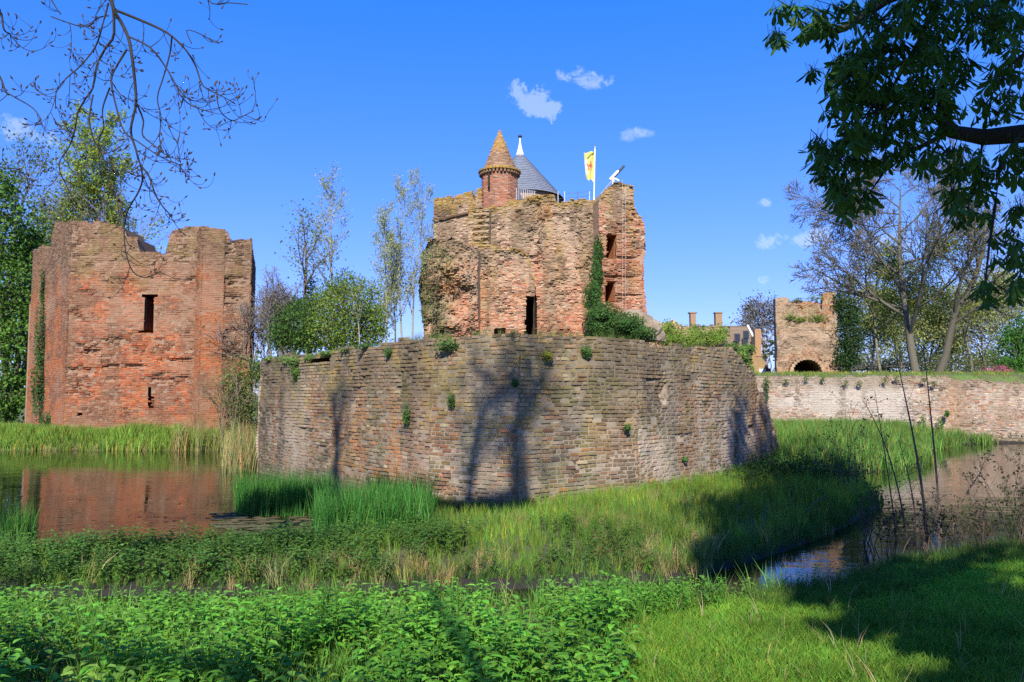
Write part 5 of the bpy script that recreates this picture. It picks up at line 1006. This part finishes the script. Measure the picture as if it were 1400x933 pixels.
# ------------------------------------------------------------------ the horse chestnut whose boughs hang in at the top right
rc = np.random.default_rng(1234)
def chest_leaf(rng):
    m = MB(); n = 7 if rng.random() < .4 else 5
    m.tube([[0, 0, .11], [.005, 0, .05], [0, 0, 0]], [.003, .0025, .003], 3, (.9, .9, .7), cap=False)
    for k in range(n):
        a = 6.283 * k / n * .88 + .3 + rng.normal() * .1; L = (.15 if k not in (0, n - 1) else .105) * (.9 + .2 * rng.random()); el = -.45 - .5 * rng.random()
        d = np.array([math.cos(a) * math.cos(el), math.sin(a) * math.cos(el), math.sin(el)]); s = np.array([-math.sin(a), math.cos(a), 0]); nn_ = np.cross(d, s); W = L * .30
        prof = [(0, .05), (.3, .32), (.66, 1.0), (.86, .78), (1.0, .0)]; V = []; 
        for f, w_ in prof:
            c = d * L * f + np.array([0, 0, -.025 * f * f]); V += [c + s * W * w_ / 2 - nn_ * W * w_ * .18, c, c - s * W * w_ / 2 - nn_ * W * w_ * .18]
        q = [[3 * i + j, 3 * i + j + 1, 3 * i + j + 4, 3 * i + j + 3] for i in range(4) for j in (0, 1)]; m.add(V, q, c=np.array([1, 1, 1]) * (.8 + .4 * rng.random()))
    return m
trunk_xy = np.array([9.2, 4.6, 0.]); trunk_xy[2] = float(ground_z(np.array([9.2]), np.array([4.6]))[0])
ch = thing('chestnut_tree', tuple(trunk_xy), 'horse chestnut with dark leafy boughs hanging in at the top right', 'tree')
tb_ = MB(); tb_.tube([trunk_xy - [0, 0, .3], trunk_xy + [.1, -.1, 2.5], trunk_xy + [0, 0, 5.5], trunk_xy + [-.3, .2, 9], trunk_xy + [0, 0, 12]], [.45, .36, .3, .2, .06], 10, (.10, .085, .07))
def limb(pts, r0, r1, sub=1): tb_.tube(np.array(pts), np.linspace(r0, r1, len(pts)), 6, (.035, .03, .025))  # bark darker than the trunk's: canopy shade put into the bough colour
D0 = 8.2
limb([trunk_xy + [0, 0, 3.6], PY(1560, 190, 7.0), PY(1430, 180, 7.8), PY(1345, 188, D0), PY(1300, 180, D0), PY(1284, 162, D0), PY(1290, 120, D0 - .1), PY(1296, 85, D0 - .2)], .13, .022)
limb([trunk_xy + [0, 0, 6.5], PY(1520, -60, 7.0), PY(1300, -40, 8.), PY(1210, 0, 8.4), PY(1155, 38, 8.4), PY(1115, 52, 8.4), PY(1088, 51, 8.4)], .12, .006)
limb([PY(1300, 180, D0), PY(1250, 205, D0), PY(1212, 215, D0 - .1), PY(1206, 240, D0 - .2), PY(1180, 276, D0 - .2)], .03, .006)
limb([PY(1395, 183, 7.9), PY(1368, 225, 7.7), PY(1360, 285, 7.6), PY(1352, 340, 7.5), PY(1345, 405, 7.4)], .025, .006)
limb([PY(1345, 188, D0), PY(1340, 215, D0), PY(1330, 270, D0 - .2)], .02, .006); limb([PY(1420, 60, 7.6), PY(1380, 90, 7.8), PY(1350, 140, 8)], .03, .006); limb([PY(1300, -40, 8.), PY(1255, 60, 8.2), PY(1220, 120, 8.4), PY(1190, 180, 8.4)], .04, .006)
limb([PY(1430, 180, 7.8), PY(1440, 300, 7.6), PY(1395, 340, 7.6), PY(1372, 355, 7.6)], .03, .006)
BL_ = [(1200, 30, 95, 36, 80), (1320, 10, 95, 40, 85), (1235, 90, 100, 40, 105), (1205, 150, 80, 40, 85), (1165, 105, 38, 32, 34), (1150, 225, 38, 30, 30), (1185, 205, 50, 24, 38), (1290, 95, 40, 40, 20), (1385, 110, 34, 50, 36), (1365, 40, 40, 30, 26), (1300, 215, 50, 22, 26), (1340, 245, 45, 24, 28), (1375, 335, 26, 28, 20), (1347, 395, 13, 20, 10), (1390, 215, 26, 26, 20), (1122, 192, 16, 9, 7), (1118, 213, 12, 8, 6), (1155, 272, 18, 20, 13), (1137, 250, 12, 14, 6), (1080, 12, 34, 9, 10), (1062, 50, 14, 8, 7), (1104, 36, 22, 12, 10), (1112, 96, 8, 8, 4), (1180, 268, 16, 14, 8), (1325, 285, 36, 18, 16), (1240, 200, 30, 22, 14), (1395, 390, 14, 22, 8), (1300, 268, 16, 12, 6), (1270, 150, 50, 34, 30), (1350, 150, 30, 24, 10), (1395, 290, 14, 14, 6)]
Lp = []
for (u, v, ru, rv, n) in BL_:
    c = PY(u, v, D0 - .3)
    for k in range(int(n * 1.35)):
        a = rc.random() * 6.283; r = math.sqrt(rc.random()); p = PY(u + ru * r * math.cos(a), v + rv * r * math.sin(a), D0 - .3 + rc.normal() * .55); Lp.append(p)
        if k % 5 == 0: tb_.tube([c, (c + p) / 2 + [0, 0, .06], p + [0, 0, .1]], [.008, .006, .003], 3, (.035, .03, .025))
Lp = np.array(Lp)
# the rest of the crown, above and beside the camera, which throws the shade on bank and island
Q = []
GAPS = [(1215, 866, 60, 24), (1290, 872, 52, 22), (1170, 908, 60, 18), (1392, 770, 36, 20), (1250, 905, 46, 14), (1130, 812, 40, 16), (1340, 915, 40, 14)]   # where the sun comes through the crown
def shade(u, v, z, ru, rv, n, hz):
    for k in range(n):
        a = rc.random() * 6.283; r = math.sqrt(rc.random()); gu, gv = u + ru * r * math.cos(a), v + rv * r * math.sin(a)
        if any(((gu - x) / p) ** 2 + ((gv - y) / q) ** 2 < 1 for x, y, p, q in GAPS): continue
        g = PZ(u + ru * r * math.cos(a), v + rv * r * math.sin(a), z); h = hz[0] + (hz[1] - hz[0]) * rc.random(); Q.append(sunback(g, h))
shade(1270, 800, .4, 180, 60, 800, (5.5, 9)); shade(1340, 880, .6, 130, 60, 600, (5.5, 9.5)); shade(1150, 790, .35, 50, 30, 60, (5.5, 9)); shade(1200, 760, .6, 110, 25, 130, (5.5, 9)); shade(1110, 700, .4, 120, 50, 1500, (9.5, 13)); shade(1020, 745, .3, 70, 25, 360, (8.5, 12)); shade(1105, 645, .5, 90, 30, 900, (11, 14)); shade(1200, 680, .2, 55, 25, 300, (9.5, 13)); shade(1140, 652, .4, 75, 26, 800, (11.5, 14.5)); shade(1180, 905, .9, 60, 20, 40, (6, 9)); shade(1390, 760, .6, 60, 60, 120, (6, 9))
for (u, v, ru, rv, n) in ((1010, 590, 9, 45, 70), (1030, 640, 25, 20, 70), (1048, 600, 12, 40, 60)):
    for k in range(n):
        s_, z_ = PW(u + ru * rc.normal() * .6, v + rv * rc.normal() * .6, BD, BE); T = (np.array(BE) - np.array(BD)) / np.linalg.norm(np.array(BE) - np.array(BD)); Q.append(sunback(np.array([BD[0] + T[0] * s_, BD[1] + T[1] * s_, z_]), 12 + 3 * rc.random()))
for k in range(600): Q.append(sunback(Lp[rc.integers(len(Lp))] + rc.normal(size=3) * .25, 0) + SUN / SUN[2] * (7.5 + 4.5 * rc.random()))
Q = np.array(Q); u, v, d = proj(Q); vis = (d > .2) & (u > -30) & (u < 1430) & (v > -40) & (v < 960); Q = Q[~vis]
for i in range(0, len(Q), 9):
    j = Q[i] + (trunk_xy + [0, 0, 8.0] - Q[i]) * .22
    uu, vv, dd = proj(np.array([j])); 
    if dd[0] < .3 or uu[0] > 1430 or vv[0] < -40: tb_.tube([j, (j + Q[i]) / 2 + rc.normal(size=3) * .1, Q[i]], [.02, .014, .005], 3, (.035, .03, .025))
tb_.build('trunk', M_BARK, ch, smooth=True)
allp = np.concatenate([Lp, Q]); tm_ = [chest_leaf(rc) for _ in range(8)]
u, v, d = proj(Lp); inside = (u > 0) & (u < 1400) & (v > 0) & (v < 933); order = np.argsort(np.where(inside, d, 99))[:300]
lm = []
base_c = (.05, .115, .022)
for t in tm_: t2 = MB(); V, Q4, T3, CQ, CT = t.arrays(); t2.add(V, Q4, T3, c=CQ * base_c, ct=CT * base_c); lm.append(t2.mesh('leaf', M_CHEST))
for k, i in enumerate(order):
    o = bpy.data.objects.new('leaf', lm[k % 8]); COL.objects.link(o); o.parent = ch; o.location = Vector(Lp[i]) - ch.location; s_ = .7 + .4 * rc.random(); o.scale = (s_, s_, s_); o.rotation_euler = (rc.normal() * .35, rc.normal() * .35, rc.random() * 6.28)
rest = np.ones(len(Lp), bool); rest[order] = False
fol = MB()
for grp, sc_ in ((Lp[rest], (.7, 1.15)), (Q, (1.3, 2.2))):
    wh = rc.integers(8, size=len(grp)); tint = palette(rc, len(grp), base_c, .2)
    for k in range(8): i = wh == k; fol.scatter(tm_[k].arrays(), grp[i], rc.random(i.sum()) * 6.28, sc_[0] + (sc_[1] - sc_[0]) * rc.random(i.sum()), tint[i], rc.normal(size=(i.sum(), 2)) * .35)
fol.build('foliage', M_CHEST, ch, kind='stuff')

# ------------------------------------------------------------------ the bare budding tree whose twigs hang in at the top left
rb_ = np.random.default_rng(4321)
root_b = np.array([-10.5, -3.5, 0.]); root_b[2] = float(ground_z(root_b[:1], root_b[1:2])[0])
bt_ = thing('budding_tree', tuple(root_b), 'bare budding tree with drooping dark twigs at the top left', 'tree'); m = MB(); buds = []
BC_ = (.022, .018, .015)
DB = 7.0
def smooth(pts, k=4):
    pts = np.array(pts, float); t = np.arange(len(pts)); tt = np.linspace(0, len(pts) - 1, (len(pts) - 1) * k + 1); out_ = []
    for x in tt:
        i = int(min(x, len(pts) - 2)); f = x - i; p0, p1, p2, p3 = pts[max(i - 1, 0)], pts[i], pts[i + 1], pts[min(i + 2, len(pts) - 1)]
        out_.append(.5 * ((2 * p1) + (-p0 + p2) * f + (2 * p0 - 5 * p1 + 4 * p2 - p3) * f * f + (-p0 + 3 * p1 - 3 * p2 + p3) * f ** 3))
    return np.array(out_)
def twig(p, d, L, r, lev):
    n = 5; pts = [p]; d = d / np.linalg.norm(d); curl = rb_.normal(size=3) * .16
    for i in range(n):
        d = d + curl + np.array([0, 0, -.10 + .13 * i]); d /= np.linalg.norm(d); pts.append(pts[-1] + d * L / n)
    m.tube(pts, np.linspace(r, r * .5, n + 1), 3, BC_); buds.append((pts[-1], d))
    if lev > 0:
        for i in range(1, n + 1):
            if rb_.random() < .62: s = rb_.normal(size=3); s[1] *= .6; twig(pts[i], d * .7 + s * .6, L * (.35 + .3 * rb_.random()), r * .7, lev - 1)
            elif rb_.random() < .5: s = rb_.normal(size=3); s /= np.linalg.norm(s); m.tube([pts[i], pts[i] + s * .03], [r * .6, r * .5], 3, BC_); buds.append((pts[i] + s * .03, s))
TR = [([(146, -30), (155, 12), (165, 30), (175, 50), (180, 75), (184, 110), (186, 140), (181, 165), (179, 182), (186, 205), (192, 225), (203, 240), (212, 265), (222, 282), (232, 293)], .018), ([(152, -10), (156, 45), (145, 65), (133, 88), (127, 120), (117, 135), (106, 155), (103, 175), (95, 200), (82, 220), (82, 235), (88, 248)], .013), ([(148, 5), (140, 35), (130, 65), (110, 90), (90, 108), (77, 125), (76, 145)], .009), ([(160, 15), (185, 25), (215, 38), (235, 50), (255, 70), (268, 92), (278, 118), (300, 130), (318, 140)], .014), ([(175, 50), (205, 65), (225, 90), (240, 115), (246, 130), (262, 145), (286, 153)], .009), ([(173, 68), (160, 90), (152, 110), (160, 150), (170, 180), (190, 195), (220, 215), (245, 225)], .011), ([(127, 130), (122, 165), (130, 195), (140, 200), (150, 215), (156, 235)], .008), ([(-12, 0), (2, 20), (5, 40), (14, 48), (24, 60)], .012), ([(-10, 100), (0, 105), (8, 125), (20, 133), (45, 148), (56, 163)], .010), ([(70, 23), (95, 32), (118, 37), (135, 24), (147, 22)], .006), ([(278, -12), (290, 5), (312, 4), (335, 6)], .006), ([(235, 50), (232, 75), (222, 110), (215, 135), (220, 160), (218, 190), (222, 205)], .008), ([(186, 140), (196, 165), (195, 185), (212, 200), (232, 215), (255, 218)], .009), ([(192, 225), (195, 245), (188, 265), (176, 285), (170, 310), (172, 345), (182, 372), (200, 380), (218, 372)], .009), ([(65, -10), (75, 8), (82, 18)], .008), ([(262, 60), (255, 42), (270, 45), (288, 55)], .005), ([(296, 122), (300, 150), (316, 165), (330, 160), (344, 153)], .006), ([(-5, 215), (0, 228), (12, 230), (25, 231)], .006), ([(150, 120), (140, 150), (142, 175), (135, 195), (145, 230), (150, 255), (165, 275)], .008), ([(152, 110), (165, 130), (185, 140), (195, 150)], .006), ([(120, 0), (135, -5), (140, -20)], .006)]
for pp, r in TR:
    dz = rb_.normal() * .25; q = smooth([PY(u, v, DB + dz * (j / len(pp)) + .04 * rb_.normal()) for j, (u, v) in enumerate(pp)], 3); rr = np.linspace(r, max(.004, r * .3), len(q)); m.tube(q, rr, 5, BC_); buds.append((q[-1], q[-1] - q[-2]))
    for j in range(2, len(q)):
        f = j / len(q)
        if rb_.random() < .25 + .4 * f:
            ax = q[j] - q[j - 1]; ax /= np.linalg.norm(ax); s = np.cross(ax, rb_.normal(size=3)); s /= np.linalg.norm(s) + 1e-9; s[1] *= .6; twig(q[j], ax * .75 + s * .8, .12 + .24 * rb_.random(), .0042, 1 if rb_.random() < .75 else 0)
top_j = PY(146, -30, DB)
def blimb(pts, r0, r1): m.tube(smooth(pts, 3), np.linspace(r0, r1, (len(pts) - 1) * 3 + 1), 7, BC_)
blimb([root_b - [0, 0, .3], root_b + [.1, .1, 2.5], root_b + [.2, .4, 5], root_b + [.6, .9, 8], root_b + [1.0, 1.0, 11], root_b + [1.4, .6, 15]], .36, .06)
blimb([root_b + [.2, .4, 5], np.array([-6.0, 2.0, 7.0]), np.array([-5.0, 5.0, 7.4]), np.array([-4.4, 6.8, 6.6]), top_j], .085, .028)
blimb([np.array([-5.0, 5.0, 7.4]), PY(-60, -60, DB), PY(-12, 0, DB)], .05, .012); blimb([PY(-60, -60, DB), PY(-40, 60, DB), PY(-10, 100, DB)], .03, .01); blimb([PY(-40, 60, DB), PY(-30, 160, DB), PY(-5, 215, DB)], .02, .006)
blimb([np.array([-4.4, 6.8, 6.6]), PY(240, -60, DB), PY(278, -12, DB)], .03, .006); blimb([np.array([-4.4, 6.8, 6.6]), PY(70, -40, DB), PY(65, -10, DB)], .02, .008)
# boughs overhead whose shadows lie on the bastion
def shadow_limb(px_, A_, B_, z, r0, r1, start=None):
    pts = []
    for (u, v) in px_:
        A_, B_ = facet(u)
        s, zz = PW(u, v, A_, B_); T = (np.array(B_) - np.array(A_)) / np.linalg.norm(np.array(B_) - np.array(A_)); p = np.array([A_[0] + T[0] * s, A_[1] + T[1] * s, zz]); pts.append(sunback(p, z + .3 * rb_.normal()))
    if start is not None: pts = [start] + pts
    blimb(pts, r0, r1); return pts
up_ = root_b + [1.2, .9, 12.5]
q1 = shadow_limb([(640, 700), (645, 650), (652, 600), (662, 560), (685, 540), (712, 545), (735, 560)], BC, BD, 14.0, .10, .04)
q2 = shadow_limb([(715, 700), (712, 660), (708, 620), (706, 590), (718, 560), (735, 540)], BC, BD, 14.6, .24, .06)
q3 = shadow_limb([(462, 690), (458, 640), (460, 600), (456, 560)], BA, BC, 15.0, .19, .06)
blimb([up_, (up_ + q1[0]) / 2 + [0, 0, .6], q1[0]], .16, .13); blimb([up_, (up_ + q2[0]) / 2 + [0, 0, 1.0], q2[0]], .3, .3); blimb([up_, (up_ + q3[0]) / 2 + [0, 0, .8], q3[0]], .2, .2)
for path, r0 in ((((500, 815), (450, 850), (400, 885), (345, 935), (300, 990)), .16), (((575, 770), (600, 830), (640, 900), (690, 980)), .13)):
    pts = [sunback(PZ(u, v, .6), 8.5 + .3 * rb_.normal()) for u, v in path]; blimb(pts, r0 * .2, r0 * .5); blimb([pts[-1], (pts[-1] + root_b + [.5, .8, 8]) / 2, root_b + [.6, .9, 8]], r0 * .5, r0 * .8)
for q in (q1, q2, q3):
    for p in q[1:]:
        for k in range(13): d = rb_.normal(size=3); d[2] = abs(d[2]); twig(p, d, .7 + 1.1 * rb_.random(), .02, 1)
m.build('trunk', M_BARK, bt_, smooth=True)
b_ = MB()
for p, d in buds:
    d = d / (np.linalg.norm(d) + 1e-9); b_.tube([p - d * .005, p + d * .012, p + d * .03], [.005, .0085, .002], 4, (.07, .05, .03))
b_.build('buds', M_BARK, bt_, kind='stuff')
scene.cycles.use_denoising = False
scene.render.film_transparent = False
scene.cycles.max_bounces = 6; scene.cycles.diffuse_bounces = 3; scene.cycles.transmission_bounces = 3; scene.cycles.transparent_max_bounces = 4
